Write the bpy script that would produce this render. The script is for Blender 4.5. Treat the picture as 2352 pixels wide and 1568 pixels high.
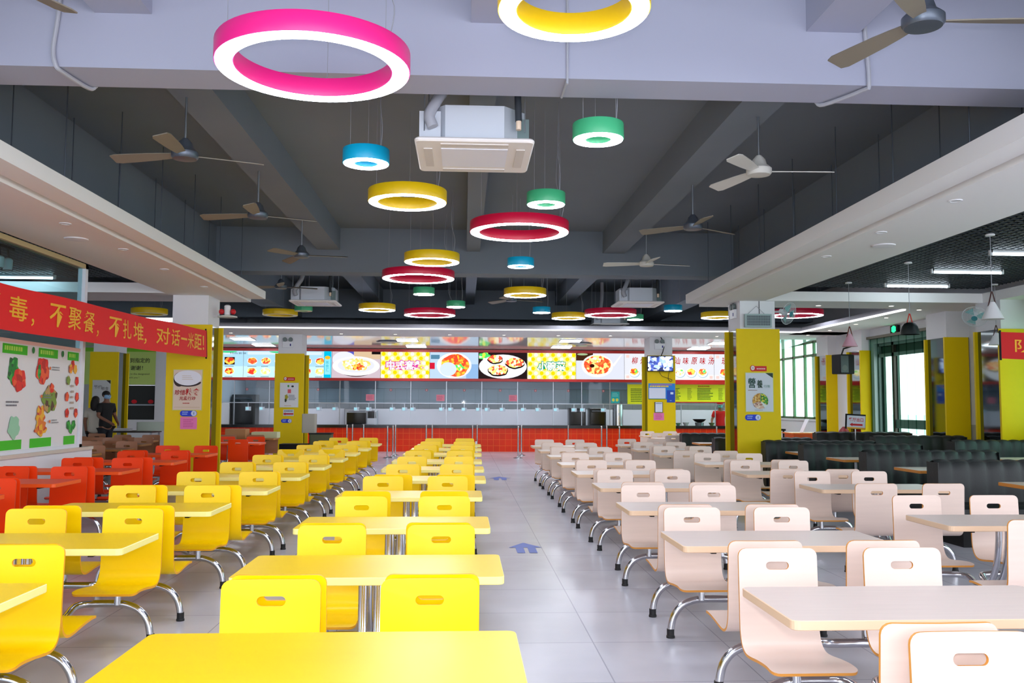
import bpy, bmesh, math, random
from mathutils import Vector, Matrix

S = bpy.context.scene
for _o in list(bpy.data.objects):
    bpy.data.objects.remove(_o)
COL = S.collection
R = math.radians
rnd = random.Random(7)

# ------------------------------------------------------------------ camera
CAM_H = 1.442
_p, _y, _r = 0.0702, 0.0529, 0.0043
_f = Vector((math.sin(_y) * math.cos(_p), math.cos(_y) * math.cos(_p), math.sin(_p)))
_ri = Vector((math.cos(_y), -math.sin(_y), 0))
_up = _ri.cross(_f)
_ri2 = math.cos(_r) * _ri + math.sin(_r) * _up
_up2 = -math.sin(_r) * _ri + math.cos(_r) * _up
cd = bpy.data.cameras.new('camera')
cd.sensor_width = 36.0
cd.lens = 36.0 * 2077.2 / 2352.0
cd.clip_start, cd.clip_end = 0.05, 200
cam = bpy.data.objects.new('camera', cd)
COL.objects.link(cam)
M = Matrix.Identity(4)
for i in range(3):
    M[i][0], M[i][1], M[i][2] = _ri2[i], _up2[i], -_f[i]
M[2][3] = CAM_H
cam.matrix_world = M
S.camera = cam

# ------------------------------------------------------------------ world, exposure
W = bpy.data.worlds.new('daylight')
S.world = W
W.use_nodes = True
_bg = W.node_tree.nodes['Background']
_bg.inputs[0].default_value = (0.87, 0.91, 1.0, 1)
_bg.inputs[1].default_value = 2.8
S.view_settings.view_transform = 'Standard'
S.view_settings.look = 'None'
S.view_settings.gamma = 1.0
S.view_settings.use_curve_mapping = False
S.view_settings.exposure = 1.0
_fl = bpy.data.lights.new('camera_flash', 'POINT')
_fl.energy = 95
_fl.color = (0.93, 0.94, 1.0)
_fl.shadow_soft_size = 0.05
_flo = bpy.data.objects.new('camera_flash', _fl)
_flo.location = (0.0, -0.05, CAM_H + 0.14)
COL.objects.link(_flo)
RING_W = 18.0        # ring lamps
TUBE_W = 12.0       # fluorescent tubes
PANEL_W = 9.0       # ceiling panel lights over the counter
SIGN_W = 0.54       # backlit menu boards
S.cycles.max_bounces = 7
S.cycles.diffuse_bounces = 4
S.cycles.glossy_bounces = 3
S.cycles.transmission_bounces = 6
S.cycles.transparent_max_bounces = 12
S.cycles.sample_clamp_indirect = 6.0
S.cycles.caustics_reflective = False
S.cycles.caustics_refractive = False


# ------------------------------------------------------------------ materials
def lin(c):
    return tuple((v / 12.92 if v <= 0.04045 else ((v + 0.055) / 1.055) ** 2.4) for v in (x / 255.0 for x in c))


_m = {}


def mat(name, rgb, rough=0.5, metal=0.0, spec=0.5, emit=0.0, noise=0.0, nscale=(3, 3, 3), alpha=1.0, trans=0.0, bump=0.0, coat=0.0):
    """principled material, sRGB 0-255 colour, optional noise that varies the colour"""
    if name in _m:
        return _m[name]
    m = bpy.data.materials.new(name)
    m.use_nodes = True
    nt = m.node_tree
    b = nt.nodes['Principled BSDF']
    c = lin(rgb)
    b.inputs['Base Color'].default_value = (*c, 1)
    b.inputs['Roughness'].default_value = rough
    b.inputs['Metallic'].default_value = metal
    b.inputs['Specular IOR Level'].default_value = spec
    b.inputs['Coat Weight'].default_value = coat
    b.inputs['Alpha'].default_value = alpha
    b.inputs['Transmission Weight'].default_value = trans
    if emit:
        b.inputs['Emission Color'].default_value = (*c, 1)
        b.inputs['Emission Strength'].default_value = emit
        b.inputs['Base Color'].default_value = (*[v * 0.5 for v in c], 1)
    if noise or bump:
        tc = nt.nodes.new('ShaderNodeTexCoord')
        mp = nt.nodes.new('ShaderNodeMapping')
        mp.inputs['Scale'].default_value = nscale
        nz = nt.nodes.new('ShaderNodeTexNoise')
        nz.inputs['Scale'].default_value = 1.0
        nz.inputs['Detail'].default_value = 5
        nt.links.new(tc.outputs['Object'], mp.inputs[0])
        nt.links.new(mp.outputs[0], nz.inputs[0])
        if noise:
            mx = nt.nodes.new('ShaderNodeMix')
            mx.data_type = 'RGBA'
            mx.inputs[6].default_value = (*[min(1, v * (1 - noise)) for v in c], 1)
            mx.inputs[7].default_value = (*[min(1, v * (1 + noise)) for v in c], 1)
            nt.links.new(nz.outputs[0], mx.inputs[0])
            nt.links.new(mx.outputs[2], b.inputs['Base Color'])
        if bump:
            bp = nt.nodes.new('ShaderNodeBump')
            bp.inputs['Strength'].default_value = bump
            bp.inputs['Distance'].default_value = 0.01
            nt.links.new(nz.outputs[0], bp.inputs['Height'])
            nt.links.new(bp.outputs[0], b.inputs['Normal'])
    _m[name] = m
    return m


def lamp(name, rgb, strength):
    if name in _m:
        return _m[name]
    m = bpy.data.materials.new(name)
    m.use_nodes = True
    nt = m.node_tree
    nt.nodes.remove(nt.nodes['Principled BSDF'])
    e = nt.nodes.new('ShaderNodeEmission')
    e.inputs[0].default_value = (*lin(rgb), 1)
    e.inputs[1].default_value = strength
    nt.links.new(e.outputs[0], nt.nodes['Material Output'].inputs[0])
    _m[name] = m
    return m


def lit(rgb, name=None):
    """backlit print of a flat colour"""
    return lamp('backlit_%02x%02x%02x' % tuple(rgb), rgb, SIGN_W)


def flat(rgb, rough=0.6):
    return mat('print_%02x%02x%02x' % tuple(rgb), rgb, rough)


def food(name, a, b, c, scale, glow):
    """speckled food print of three colours"""
    if name in _m:
        return _m[name]
    m = bpy.data.materials.new(name)
    m.use_nodes = True
    nt = m.node_tree
    bs = nt.nodes['Principled BSDF']
    tc = nt.nodes.new('ShaderNodeTexCoord')
    nz = nt.nodes.new('ShaderNodeTexVoronoi')
    nz.inputs['Scale'].default_value = scale
    cr = nt.nodes.new('ShaderNodeValToRGB')
    cr.color_ramp.interpolation = 'CONSTANT'
    cr.color_ramp.elements[0].color = (*lin(a), 1)
    cr.color_ramp.elements[1].color = (*lin(b), 1)
    cr.color_ramp.elements[1].position = 0.42
    e3 = cr.color_ramp.elements.new(0.72)
    e3.color = (*lin(c), 1)
    sp = nt.nodes.new('ShaderNodeSeparateColor')
    nt.links.new(tc.outputs['Object'], nz.inputs['Vector'])
    nt.links.new(nz.outputs['Color'], sp.inputs[0])
    nt.links.new(sp.outputs[0], cr.inputs[0])
    nt.links.new(cr.outputs[0], bs.inputs['Base Color'])
    bs.inputs['Roughness'].default_value = 0.6
    if glow:
        nt.links.new(cr.outputs[0], bs.inputs['Emission Color'])
        bs.inputs['Emission Strength'].default_value = SIGN_W
    _m[name] = m
    return m


def tiles(name, rgb, mortar, size, width, rough, plane='xy', vary=0.03, spec=0.5):
    if name in _m:
        return _m[name]
    m = bpy.data.materials.new(name)
    m.use_nodes = True
    nt = m.node_tree
    b = nt.nodes['Principled BSDF']
    tc = nt.nodes.new('ShaderNodeTexCoord')
    vec = tc.outputs['Object']
    if plane == 'xz':
        sx = nt.nodes.new('ShaderNodeSeparateXYZ')
        cx = nt.nodes.new('ShaderNodeCombineXYZ')
        nt.links.new(vec, sx.inputs[0])
        nt.links.new(sx.outputs[0], cx.inputs[0])
        nt.links.new(sx.outputs[2], cx.inputs[1])
        vec = cx.outputs[0]
    br = nt.nodes.new('ShaderNodeTexBrick')
    br.offset = 0.0
    br.squash = 1.0
    br.inputs['Scale'].default_value = 1.0
    br.inputs['Brick Width'].default_value = size
    br.inputs['Row Height'].default_value = size
    br.inputs['Mortar Size'].default_value = width
    br.inputs['Mortar Smooth'].default_value = 0.1
    c = lin(rgb)
    br.inputs['Color1'].default_value = (*[v * (1 - vary) for v in c], 1)
    br.inputs['Color2'].default_value = (*[min(1, v * (1 + vary)) for v in c], 1)
    br.inputs['Mortar'].default_value = (*lin(mortar), 1)
    nt.links.new(vec, br.inputs['Vector'])
    nz = nt.nodes.new('ShaderNodeTexNoise')
    nz.inputs['Scale'].default_value = 1.3
    nz.inputs['Detail'].default_value = 6
    nt.links.new(vec, nz.inputs['Vector'])
    mx = nt.nodes.new('ShaderNodeMix')
    mx.data_type = 'RGBA'
    mx.blend_type = 'MULTIPLY'
    mx.inputs[0].default_value = 1.0
    rp = nt.nodes.new('ShaderNodeValToRGB')
    rp.color_ramp.elements[0].position = 0.3
    rp.color_ramp.elements[1].position = 0.7
    rp.color_ramp.elements[0].color = (0.86, 0.86, 0.86, 1)
    rp.color_ramp.elements[1].color = (1.0, 1.0, 1.0, 1)
    nt.links.new(nz.outputs[0], rp.inputs[0])
    nt.links.new(br.outputs[0], mx.inputs[6])
    nt.links.new(rp.outputs[0], mx.inputs[7])
    nt.links.new(mx.outputs[2], b.inputs['Base Color'])
    b.inputs['Roughness'].default_value = rough
    b.inputs['Specular IOR Level'].default_value = spec
    _m[name] = m
    return m


def glass(name, rgb, gloss=0.06):
    """thin pane: tinted see-through with a weak mirror sheen"""
    if name in _m:
        return _m[name]
    m = bpy.data.materials.new(name)
    m.use_nodes = True
    nt = m.node_tree
    nt.nodes.remove(nt.nodes['Principled BSDF'])
    t = nt.nodes.new('ShaderNodeBsdfTransparent')
    t.inputs[0].default_value = (*lin(rgb), 1)
    g = nt.nodes.new('ShaderNodeBsdfGlossy')
    g.inputs['Roughness'].default_value = 0.02
    fr = nt.nodes.new('ShaderNodeFresnel')
    fr.inputs[0].default_value = 1.35
    mx = nt.nodes.new('ShaderNodeMixShader')
    if gloss:
        ge = nt.nodes.new('ShaderNodeNewGeometry')
        ml = nt.nodes.new('ShaderNodeMath')
        ml.operation = 'MULTIPLY_ADD'
        ml.inputs[1].default_value = -1.0
        ml.inputs[2].default_value = 1.0
        m2 = nt.nodes.new('ShaderNodeMath')
        m2.operation = 'MULTIPLY'
        nt.links.new(ge.outputs['Backfacing'], ml.inputs[0])
        nt.links.new(ml.outputs[0], m2.inputs[0])
        nt.links.new(fr.outputs[0], m2.inputs[1])
        nt.links.new(m2.outputs[0], mx.inputs[0])
    else:
        mx.inputs[0].default_value = 0
    nt.links.new(t.outputs[0], mx.inputs[1])
    nt.links.new(g.outputs[0], mx.inputs[2])
    nt.links.new(mx.outputs[0], nt.nodes['Material Output'].inputs[0])
    _m[name] = m
    return m


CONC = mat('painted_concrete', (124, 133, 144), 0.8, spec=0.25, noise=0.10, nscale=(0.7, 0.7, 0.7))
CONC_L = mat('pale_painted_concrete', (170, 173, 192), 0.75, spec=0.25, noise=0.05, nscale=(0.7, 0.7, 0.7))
CONC_D = mat('dark_painted_concrete', (66, 72, 78), 0.85, spec=0.2, noise=0.12, nscale=(0.7, 0.7, 0.7))
WHITE = mat('white_plaster', (226, 226, 230), 0.7, spec=0.3, noise=0.02, nscale=(1, 1, 1))
SOFF = mat('soffit_plaster', (240, 238, 237), 0.7, spec=0.3, noise=0.02, nscale=(0.6, 0.6, 0.6))
FLOOR = tiles('grey_floor_tile', (206, 205, 214), (168, 168, 178), 0.8, 0.004, 0.24)
ORTILE = tiles('orange_counter_tile', (242, 50, 0), (252, 104, 34), 0.186, 0.006, 0.35, 'xz', 0.07, 0.25)
BLACK = mat('black_stone', (14, 14, 17), 0.2)
YEL = mat('yellow_laminate', (253, 208, 0), 0.30, spec=0.3, noise=0.04, nscale=(2, 14, 2))
YEDGE = mat('cream_table_edge', (253, 240, 150), 0.4)
YPLY = mat('yellow_seat_edge', (244, 172, 20), 0.5)
ORA = mat('orange_laminate', (252, 66, 8), 0.4, spec=0.25, noise=0.04, nscale=(2, 14, 2))
OEDGE = mat('orange_table_edge', (250, 92, 20), 0.4)
OPLY = mat('orange_seat_edge', (214, 60, 16), 0.5)
WOOD = mat('pale_beech_laminate', (226, 202, 188), 0.34, noise=0.06, nscale=(3, 3, 40))
WOODT = mat('pale_beech_top', (222, 204, 194), 0.34, spec=0.3, noise=0.06, nscale=(3, 40, 3))
WEDGE = mat('beech_edge', (228, 192, 158), 0.45)
WPLY = mat('plywood_edge', (222, 150, 62), 0.5)
BROWN = mat('brown_beech_laminate', (168, 110, 74), 0.4, noise=0.08, nscale=(3, 3, 40))
STEEL = mat('polished_steel', (205, 205, 210), 0.16, metal=1.0)
BRUSH = mat('brushed_steel', (170, 176, 184), 0.35, metal=0.9)
RUBBER = mat('black_rubber', (16, 16, 18), 0.6)
CLAD = mat('yellow_cladding', (232, 198, 0), 0.5, spec=0.2, noise=0.03, nscale=(8, 8, 8))
MIRROR = mat('dark_mirror', (120, 130, 132), 0.05, metal=1.0)
LEATHER = mat('black_leather', (14, 19, 19), 0.5, bump=0.15, nscale=(60, 60, 60))
GALV = mat('galvanised_sheet', (200, 206, 216), 0.5, metal=0.35)
ACW = mat('ac_white_plastic', (236, 230, 228), 0.45)
PIPE = mat('grey_pipe', (172, 174, 184), 0.5)
DARKM = mat('dark_fan_metal', (92, 100, 112), 0.35, metal=0.5)
FANB = mat('fan_blade_tan', (126, 118, 104), 0.5)
FAN_LIT = mat('fan_blade_lit', (205, 203, 196), 0.45)  # lit look of two fans put into a whiter colour
CABLE = mat('clear_cable', (150, 152, 160), 0.5)
BLK = mat('black_plastic', (10, 10, 12), 0.6, spec=0.25)
RED = mat('red_cloth', (226, 6, 6), 0.7)
GOLD = mat('banner_gold_lettering', (238, 172, 10), 0.6)
REDTRIM = mat('red_trim', (190, 14, 8), 0.35)
SKIN = mat('skin', (150, 100, 76), 0.6)
RING_GLOW = lamp('ring_diffuser', (236, 242, 255), RING_W)
TUBE_GLOW = lamp('tube_glow', (225, 242, 255), TUBE_W)
PANEL_GLOW = lamp('panel_glow', (245, 248, 255), PANEL_W)
KITCHEN_GLOW = lamp('kitchen_light_glow', (240, 246, 255), 34.0)
DOWN_GLOW = lamp('downlight_glow', (255, 246, 215), 6.0)


# ------------------------------------------------------------------ mesh builder
class MB:
    def __init__(self):
        self.v, self.f, self.m, self.mats, self.sm = [], [], [], [], []

    def mi(self, m):
        if m not in self.mats:
            self.mats.append(m)
        return self.mats.index(m)

    def add(self, vs, fs, m, smooth=False):
        o = len(self.v)
        self.v += [tuple(x) for x in vs]
        k = self.mi(m)
        for f in fs:
            self.f.append([i + o for i in f])
            self.m.append(k)
            self.sm.append(smooth)
        return self

    def box(self, x0, x1, y0, y1, z0, z1, m):
        vs = [(x, y, z) for z in (z0, z1) for y in (y0, y1) for x in (x0, x1)]
        return self.add(vs, [(0, 2, 3, 1), (4, 5, 7, 6), (0, 1, 5, 4), (2, 6, 7, 3), (0, 4, 6, 2), (1, 3, 7, 5)], m)

    def obox(self, c, rot, sx, sy, sz, m):
        """box centred at c turned by a 3x3 matrix"""
        vs = []
        for z in (-sz / 2, sz / 2):
            for y in (-sy / 2, sy / 2):
                for x in (-sx / 2, sx / 2):
                    vs.append(Vector(c) + rot @ Vector((x, y, z)))
        return self.add(vs, [(0, 2, 3, 1), (4, 5, 7, 6), (0, 1, 5, 4), (2, 6, 7, 3), (0, 4, 6, 2), (1, 3, 7, 5)], m)

    def skewbox(self, y0, y1, xa0, xb0, xa1, xb1, z0, z1, m):
        """long box whose x limits change between its two ends"""
        vs = []
        for z in (z0, z1):
            vs += [(xa0, y0, z), (xb0, y0, z), (xa1, y1, z), (xb1, y1, z)]
        return self.add(vs, [(0, 2, 3, 1), (4, 5, 7, 6), (0, 1, 5, 4), (2, 6, 7, 3), (0, 4, 6, 2), (1, 3, 7, 5)], m)

    def prism(self, poly, z0, z1, m, edge=None, ch=0.0):
        """vertical prism of a 2-D outline with chamfered rims"""
        n = len(poly)
        cx = sum(p[0] for p in poly) / n
        cy = sum(p[1] for p in poly) / n

        def ins(d):
            if not d:
                return poly
            out = []
            for i in range(n):
                a, b, c = Vector(poly[i - 1]), Vector(poly[i]), Vector(poly[(i + 1) % n])
                t = ((b - a).normalized() + (c - b).normalized())
                t = t.normalized() if t.length > 1e-9 else (c - b).normalized()
                nn = Vector((-t.y, t.x))
                out.append(tuple(b + nn * d))
            return out
        rings = [(ins(ch), z0), (poly, z0 + ch), (poly, z1 - ch), (ins(ch), z1)] if ch else [(poly, z0), (poly, z1)]
        vs = [(p[0], p[1], z) for r, z in rings for p in r]
        o = len(self.v)
        self.v += vs
        e = self.mi(edge or m)
        k = self.mi(m)
        for j in range(len(rings) - 1):
            for i in range(n):
                a, b = j * n + i, j * n + (i + 1) % n
                self.f.append([o + a, o + b, o + b + n, o + a + n])
                self.m.append(e)
                self.sm.append(False)
        self.f.append([o + i for i in reversed(range(n))])
        self.f.append([o + (len(rings) - 1) * n + i for i in range(n)])
        self.m += [k, k]
        self.sm += [False, False]
        return self

    def tube(self, pts, r, m, seg=8, closed=False, caps=True, radii=None):
        P = [Vector(p) for p in pts]
        n = len(P)
        o = len(self.v)
        t0 = (P[1] - P[0]).normalized()
        ref = Vector((0, 0, 1)) if abs(t0.z) < 0.9 else Vector((1, 0, 0))
        nx = t0.cross(ref).normalized()
        for i in range(n):
            if closed:
                t = (P[(i + 1) % n] - P[i - 1]).normalized()
            else:
                t = (P[min(i + 1, n - 1)] - P[max(i - 1, 0)]).normalized()
            nx = (nx - t * nx.dot(t)).normalized()
            ny = t.cross(nx)
            rr = radii[i] if radii else r
            for j in range(seg):
                a = 2 * math.pi * j / seg
                self.v.append(tuple(P[i] + nx * (math.cos(a) * rr) + ny * (math.sin(a) * rr)))
        k = self.mi(m)
        for i in range(n if closed else n - 1):
            i2 = (i + 1) % n
            for j in range(seg):
                j2 = (j + 1) % seg
                self.f.append([o + i * seg + j, o + i * seg + j2, o + i2 * seg + j2, o + i2 * seg + j])
                self.m.append(k)
                self.sm.append(True)
        if caps and not closed:
            self.f.append([o + j for j in reversed(range(seg))])
            self.f.append([o + (n - 1) * seg + j for j in range(seg)])
            self.m += [k, k]
            self.sm += [False, False]
        return self

    def lathe(self, prof, c, m, seg=24, axis='z', smooth=True, rot=None):
        """profile of (radius, height) turned round an axis through c"""
        o = len(self.v)
        for r, h in prof:
            for j in range(seg):
                a = 2 * math.pi * j / seg
                p = Vector((r * math.cos(a), r * math.sin(a), h))
                if axis == 'y':
                    p = Vector((p.x, p.z, p.y))
                elif axis == 'x':
                    p = Vector((p.z, p.x, p.y))
                if rot is not None:
                    p = rot @ p
                self.v.append(tuple(Vector(c) + p))
        k = self.mi(m)
        for i in range(len(prof) - 1):
            for j in range(seg):
                j2 = (j + 1) % seg
                self.f.append([o + i * seg + j, o + i * seg + j2, o + (i + 1) * seg + j2, o + (i + 1) * seg + j])
                self.m.append(k)
                self.sm.append(smooth)
        for i, fl in ((0, True), (len(prof) - 1, False)):
            if prof[i][0] > 1e-6:
                ids = [o + i * seg + j for j in range(seg)]
                self.f.append(ids[::-1] if fl else ids)
                self.m.append(k)
                self.sm.append(False)
        return self

    def ball(self, c, r, m, seg=12, sc=(1, 1, 1)):
        rings = max(6, seg // 2)
        pr = []
        for i in range(rings + 1):
            a = math.pi * i / rings - math.pi / 2
            pr.append((max(1e-6, math.cos(a)) * r, math.sin(a) * r))
        rot = Matrix(((sc[0], 0, 0), (0, sc[1], 0), (0, 0, sc[2])))
        return self.lathe(pr, c, m, seg, rot=rot)

    def mesh(self, name, angle=38):
        me = bpy.data.meshes.new(name)
        me.from_pydata(self.v, [], self.f)
        for m in self.mats:
            me.materials.append(m)
        me.polygons.foreach_set('material_index', self.m)
        me.polygons.foreach_set('use_smooth', self.sm)
        me.update()
        bm = bmesh.new()
        bm.from_mesh(me)
        bmesh.ops.recalc_face_normals(bm, faces=bm.faces)
        bm.to_mesh(me)
        bm.free()
        if any(self.sm):
            me.set_sharp_from_angle(angle=R(angle))
        return me

    def build(self, name, parent=None, **k):
        return link(name, self.mesh(name), parent, **k)


def link(name, me, parent=None, loc=None, label=None, cat=None, group=None, kind=None):
    o = bpy.data.objects.new(name, me)
    COL.objects.link(o)
    if parent:
        o.parent = parent
    if loc:
        o.location = loc
    props(o, label, cat, group, kind)
    return o


def props(o, label=None, cat=None, group=None, kind=None):
    if label:
        o['label'] = label
    if cat:
        o['category'] = cat
    if group:
        o['group'] = group
    if kind:
        o['kind'] = kind


def thing(name, label, cat, loc=(0, 0, 0), rz=0, group=None, kind=None):
    o = bpy.data.objects.new(name, None)
    o.empty_display_size = 0.1
    COL.objects.link(o)
    o.location = loc
    o.rotation_euler = (0, 0, rz)
    props(o, label, cat, group, kind)
    return o


def copy_tree(o, parent=None, loc=None, rz=None, label=None):
    c = o.copy()
    COL.objects.link(c)
    c.parent = parent
    if loc is not None:
        c.location = loc
    if rz is not None:
        c.rotation_euler = (0, 0, rz)
    if label:
        c['label'] = label
    for ch in KIDS.get(o.name, []):
        copy_tree(ch, c)
    return c


KIDS = {}


def kids_index():
    KIDS.clear()
    for o in bpy.data.objects:
        if o.parent:
            KIDS.setdefault(o.parent.name, []).append(o)


def struct(name, mb, parent=None):
    return mb.build(name, parent, kind=None if parent else 'structure')


def rrect(x0, x1, y0, y1, r, n=4):
    out = []
    for cx, cy, a0 in ((x1 - r, y0 + r, -90), (x1 - r, y1 - r, 0), (x0 + r, y1 - r, 90), (x0 + r, y0 + r, 180)):
        for i in range(n + 1):
            a = R(a0 + 90 * i / n)
            out.append((cx + r * math.cos(a), cy + r * math.sin(a)))
    return out


def spline(pts, n=6):
    """Catmull-Rom through the points"""
    P = [Vector(p) for p in pts]
    P = [P[0] * 2 - P[1]] + P + [P[-1] * 2 - P[-2]]
    out = []
    for i in range(1, len(P) - 2):
        for k in range(n):
            t = k / n
            a, b, c, d = P[i - 1], P[i], P[i + 1], P[i + 2]
            out.append(0.5 * ((2 * b) + (c - a) * t + (2 * a - 5 * b + 4 * c - d) * t * t + (3 * b - a - 3 * c + d) * t ** 3))
    out.append(P[-2])
    return out


# ------------------------------------------------------------------ flat prints with lettering
_tc = {}


def text_mesh(body, bold=0.0):
    key = (body, bold)
    if key in _tc:
        return _tc[key]
    c = bpy.data.curves.new('lettering', 'FONT')
    c.body = body
    c.size = 1
    c.offset = bold
    c.resolution_u = 2
    o = bpy.data.objects.new('lettering', c)
    COL.objects.link(o)
    dg = bpy.context.evaluated_depsgraph_get()
    me = bpy.data.meshes.new_from_object(o.evaluated_get(dg))
    vs = [tuple(v.co) for v in me.vertices]
    fs = [list(p.vertices) for p in me.polygons]
    bpy.data.objects.remove(o)
    bpy.data.curves.remove(c)
    bpy.data.meshes.remove(me)
    _tc[key] = (vs, fs)
    return _tc[key]


class Art:
    """flat print: layers of shapes a hair apart on a plane (u to the viewer's right, v up)"""

    def __init__(self, o, u=(1, 0, 0), v=(0, 0, 1), step=0.0015):
        self.o, self.u, self.w = Vector(o), Vector(u).normalized(), Vector(v).normalized()
        self.n = self.u.cross(self.w)
        self.mb = MB()
        self.k = 0
        self.step = step

    def P(self, a, b, k=None):
        return self.o + self.u * a + self.w * b + self.n * (self.step * (self.k if k is None else k))

    def poly(self, pts, m, new=True):
        if new:
            self.k += 1
        self.mb.add([self.P(*p) for p in pts], [list(range(len(pts)))], m)
        return self

    def rect(self, a0, a1, b0, b1, m, new=True, r=0.0):
        if r:
            return self.poly(rrect(a0, a1, b0, b1, r), m, new)
        return self.poly([(a0, b0), (a1, b0), (a1, b1), (a0, b1)], m, new)

    def disc(self, a, b, ra, rb, m, new=True, n=28, a0=0, a1=360, wob=0.0):
        pts = []
        full = a1 - a0 >= 360
        for i in range(n if full else n + 1):
            t = R(a0 + (a1 - a0) * i / n)
            q = 1 + (wob * math.sin(5 * t + a * 9) + wob * 0.6 * math.sin(9 * t + b * 7) if wob else 0)
            pts.append((a + ra * q * math.cos(t), b + rb * q * math.sin(t)))
        if not full:
            pts.append((a, b))
        return self.poly(pts, m, new)

    def text(self, body, a, b, h, m, w=None, bold=0.0, new=True, center=False, slant=0.0, vertical=False):
        """lettering whose line starts at (a, b), height h, squeezed to width w"""
        if vertical:
            for i, ch in enumerate(body):
                self.text(ch, a, b - i * h * 1.15, h, m, w, bold, new and i == 0)
            return self
        vs, fs = text_mesh(body, bold)
        if not vs:
            return self
        x0, x1 = min(v[0] for v in vs), max(v[0] for v in vs)
        y0, y1 = min(v[1] for v in vs), max(v[1] for v in vs)
        sy = h / (y1 - y0)
        sx = w / (x1 - x0) if w else sy
        off = -(x1 - x0) * sx / 2 if center else 0
        if new:
            self.k += 1
        self.mb.add([self.P(a + off + (v[0] - x0) * sx + slant * (v[1] - y0) * sy, b + (v[1] - y0) * sy) for v in vs], fs, m)
        return self

    def scribble(self, a0, a1, b0, b1, rows, m, seed=1, h=0.5):
        """rows of small print too fine to read"""
        rr = random.Random(seed)
        self.k += 1
        dh = (b1 - b0) / rows
        for i in range(rows):
            x = a0
            end = a0 + (a1 - a0) * rr.uniform(0.7, 1.0)
            while x < end:
                w = rr.uniform(0.6, 1.1) * dh * h
                y = b1 - (i + 0.75) * dh
                self.rect(x, min(end, x + w), y, y + dh * h, m, new=False)
                x += w * 1.35
        return self

    def build(self, name, parent=None, **k):
        return self.mb.build(name, parent, **k)

# ================================================================== ROOM SHELL
struct('floor', MB().box(-14, 10.2, -5, 33, -0.12, 0, FLOOR))
struct('ceiling', MB().box(-14, 10.2, -5, 33, 4.62, 4.8, CONC))
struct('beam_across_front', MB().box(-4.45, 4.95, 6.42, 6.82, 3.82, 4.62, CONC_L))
struct('beam_across_middle', MB().box(-14, 10.0, 16.3, 16.8, 3.82, 4.62, CONC))
struct('beam_across_back', MB().box(-14, 10.0, 25.0, 25.5, 3.82, 4.62, CONC))
struct('beam_along_left', MB().box(-4.98, -4.45, -5, 25, 3.82, 4.62, CONC))
struct('beam_along_right', MB().box(4.95, 5.48, -5, 25, 3.82, 4.62, CONC))
for nm, a, b in (('left', -2.65, -2.25), ('middle', 0.03, 0.27), ('right', 2.52, 2.92)):
    mb = MB()
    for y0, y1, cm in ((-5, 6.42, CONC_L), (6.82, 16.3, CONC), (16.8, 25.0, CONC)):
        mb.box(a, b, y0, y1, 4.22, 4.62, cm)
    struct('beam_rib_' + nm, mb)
mb = MB()
for xx in (-9.6, -7.2):
    mb.box(xx, xx + 0.3, 16.8, 25.0, 4.2, 4.62, CONC)
for xx in (7.0,):
    mb.box(xx, xx + 0.3, 16.8, 25.0, 4.2, 4.62, CONC)
struct('beam_rib_outer', mb)

# dropped white soffits along the nave: a stepped fascia with a recess, then the flat underside
mb = MB()
mb.box(-3.86, -3.60, -3, 16.5, 3.335, 3.475, SOFF)
mb.box(-3.93, -3.86, -3, 16.5, 3.40, 3.475, SOFF)
mb.box(-5.06, -3.93, -3, 16.8, 3.31, 3.475, SOFF)
struct('ceiling_soffit_left', mb)
mb = MB()
mb.skewbox(-3, 16.5, 3.74, 3.99, 4.10, 4.36, 3.335, 3.50, SOFF)
mb.skewbox(-3, 16.5, 3.99, 4.06, 4.36, 4.43, 3.40, 3.50, SOFF)
mb.skewbox(-3, 16.8, 4.06, 5.33, 4.43, 5.33, 3.31, 3.50, SOFF)
struct('ceiling_soffit_right', mb)
struct('ceiling_soffit_cross_left', MB().box(-14, -5.06, 15.5, 16.8, 3.31, 3.48, SOFF))
struct('ceiling_soffit_cross_right', MB().box(5.33, 9.85, 15.7, 16.8, 3.31, 3.48, SOFF))
struct('ceiling_soffit_window_side', MB().box(9.3, 9.85, -3, 15.7, 3.31, 3.48, SOFF))
struct('ceiling_soffit_strip', MB().box(8.46, 9.85, 16.8, 23.2, 3.31, 3.41, SOFF))
GLOSSY = mat('glossy_white_panel', (222, 222, 226), 0.10, spec=0.8)
mb = MB()
mb.box(-14, 9.85, 22.25, 24.9, 3.31, 3.41, SOFF)
struct('ceiling_soffit_back', mb)
mb = MB()
vs = [(-14, 24.9, 3.312), (9.85, 24.9, 3.312), (9.85, 28.25, 3.175), (-14, 28.25, 3.175),
      (-14, 24.9, 3.41), (9.85, 24.9, 3.41), (9.85, 28.25, 3.41), (-14, 28.25, 3.41)]
mb.add(vs, [(0, 3, 2, 1), (4, 5, 6, 7), (0, 1, 5, 4), (3, 7, 6, 2), (0, 4, 7, 3), (1, 2, 6, 5)], GLOSSY)
struct('ceiling_panels_back', mb)
# lit cove line under the far fascia, turning along the window side
COVE = lamp('cove_strip_glow', (250, 250, 255), 1.6)
FASCIA = mat('grey_fascia_paint', (120, 120, 126), 0.8, spec=0.2)  # shade on the fascia put into a darker grey colour
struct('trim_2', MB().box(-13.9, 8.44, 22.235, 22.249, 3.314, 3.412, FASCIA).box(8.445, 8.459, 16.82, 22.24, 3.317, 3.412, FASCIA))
c = thing('cove_light_strip', 'long white lit cove line under the grey fascia before the serving counter', 'light strip')
MB().box(-13.9, 8.40, 22.20, 22.25, 3.285, 3.312, COVE).build('diffuser', c)
MB().box(8.40, 8.46, 16.85, 22.25, 3.285, 3.315, COVE).build('diffuser', c)

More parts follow.
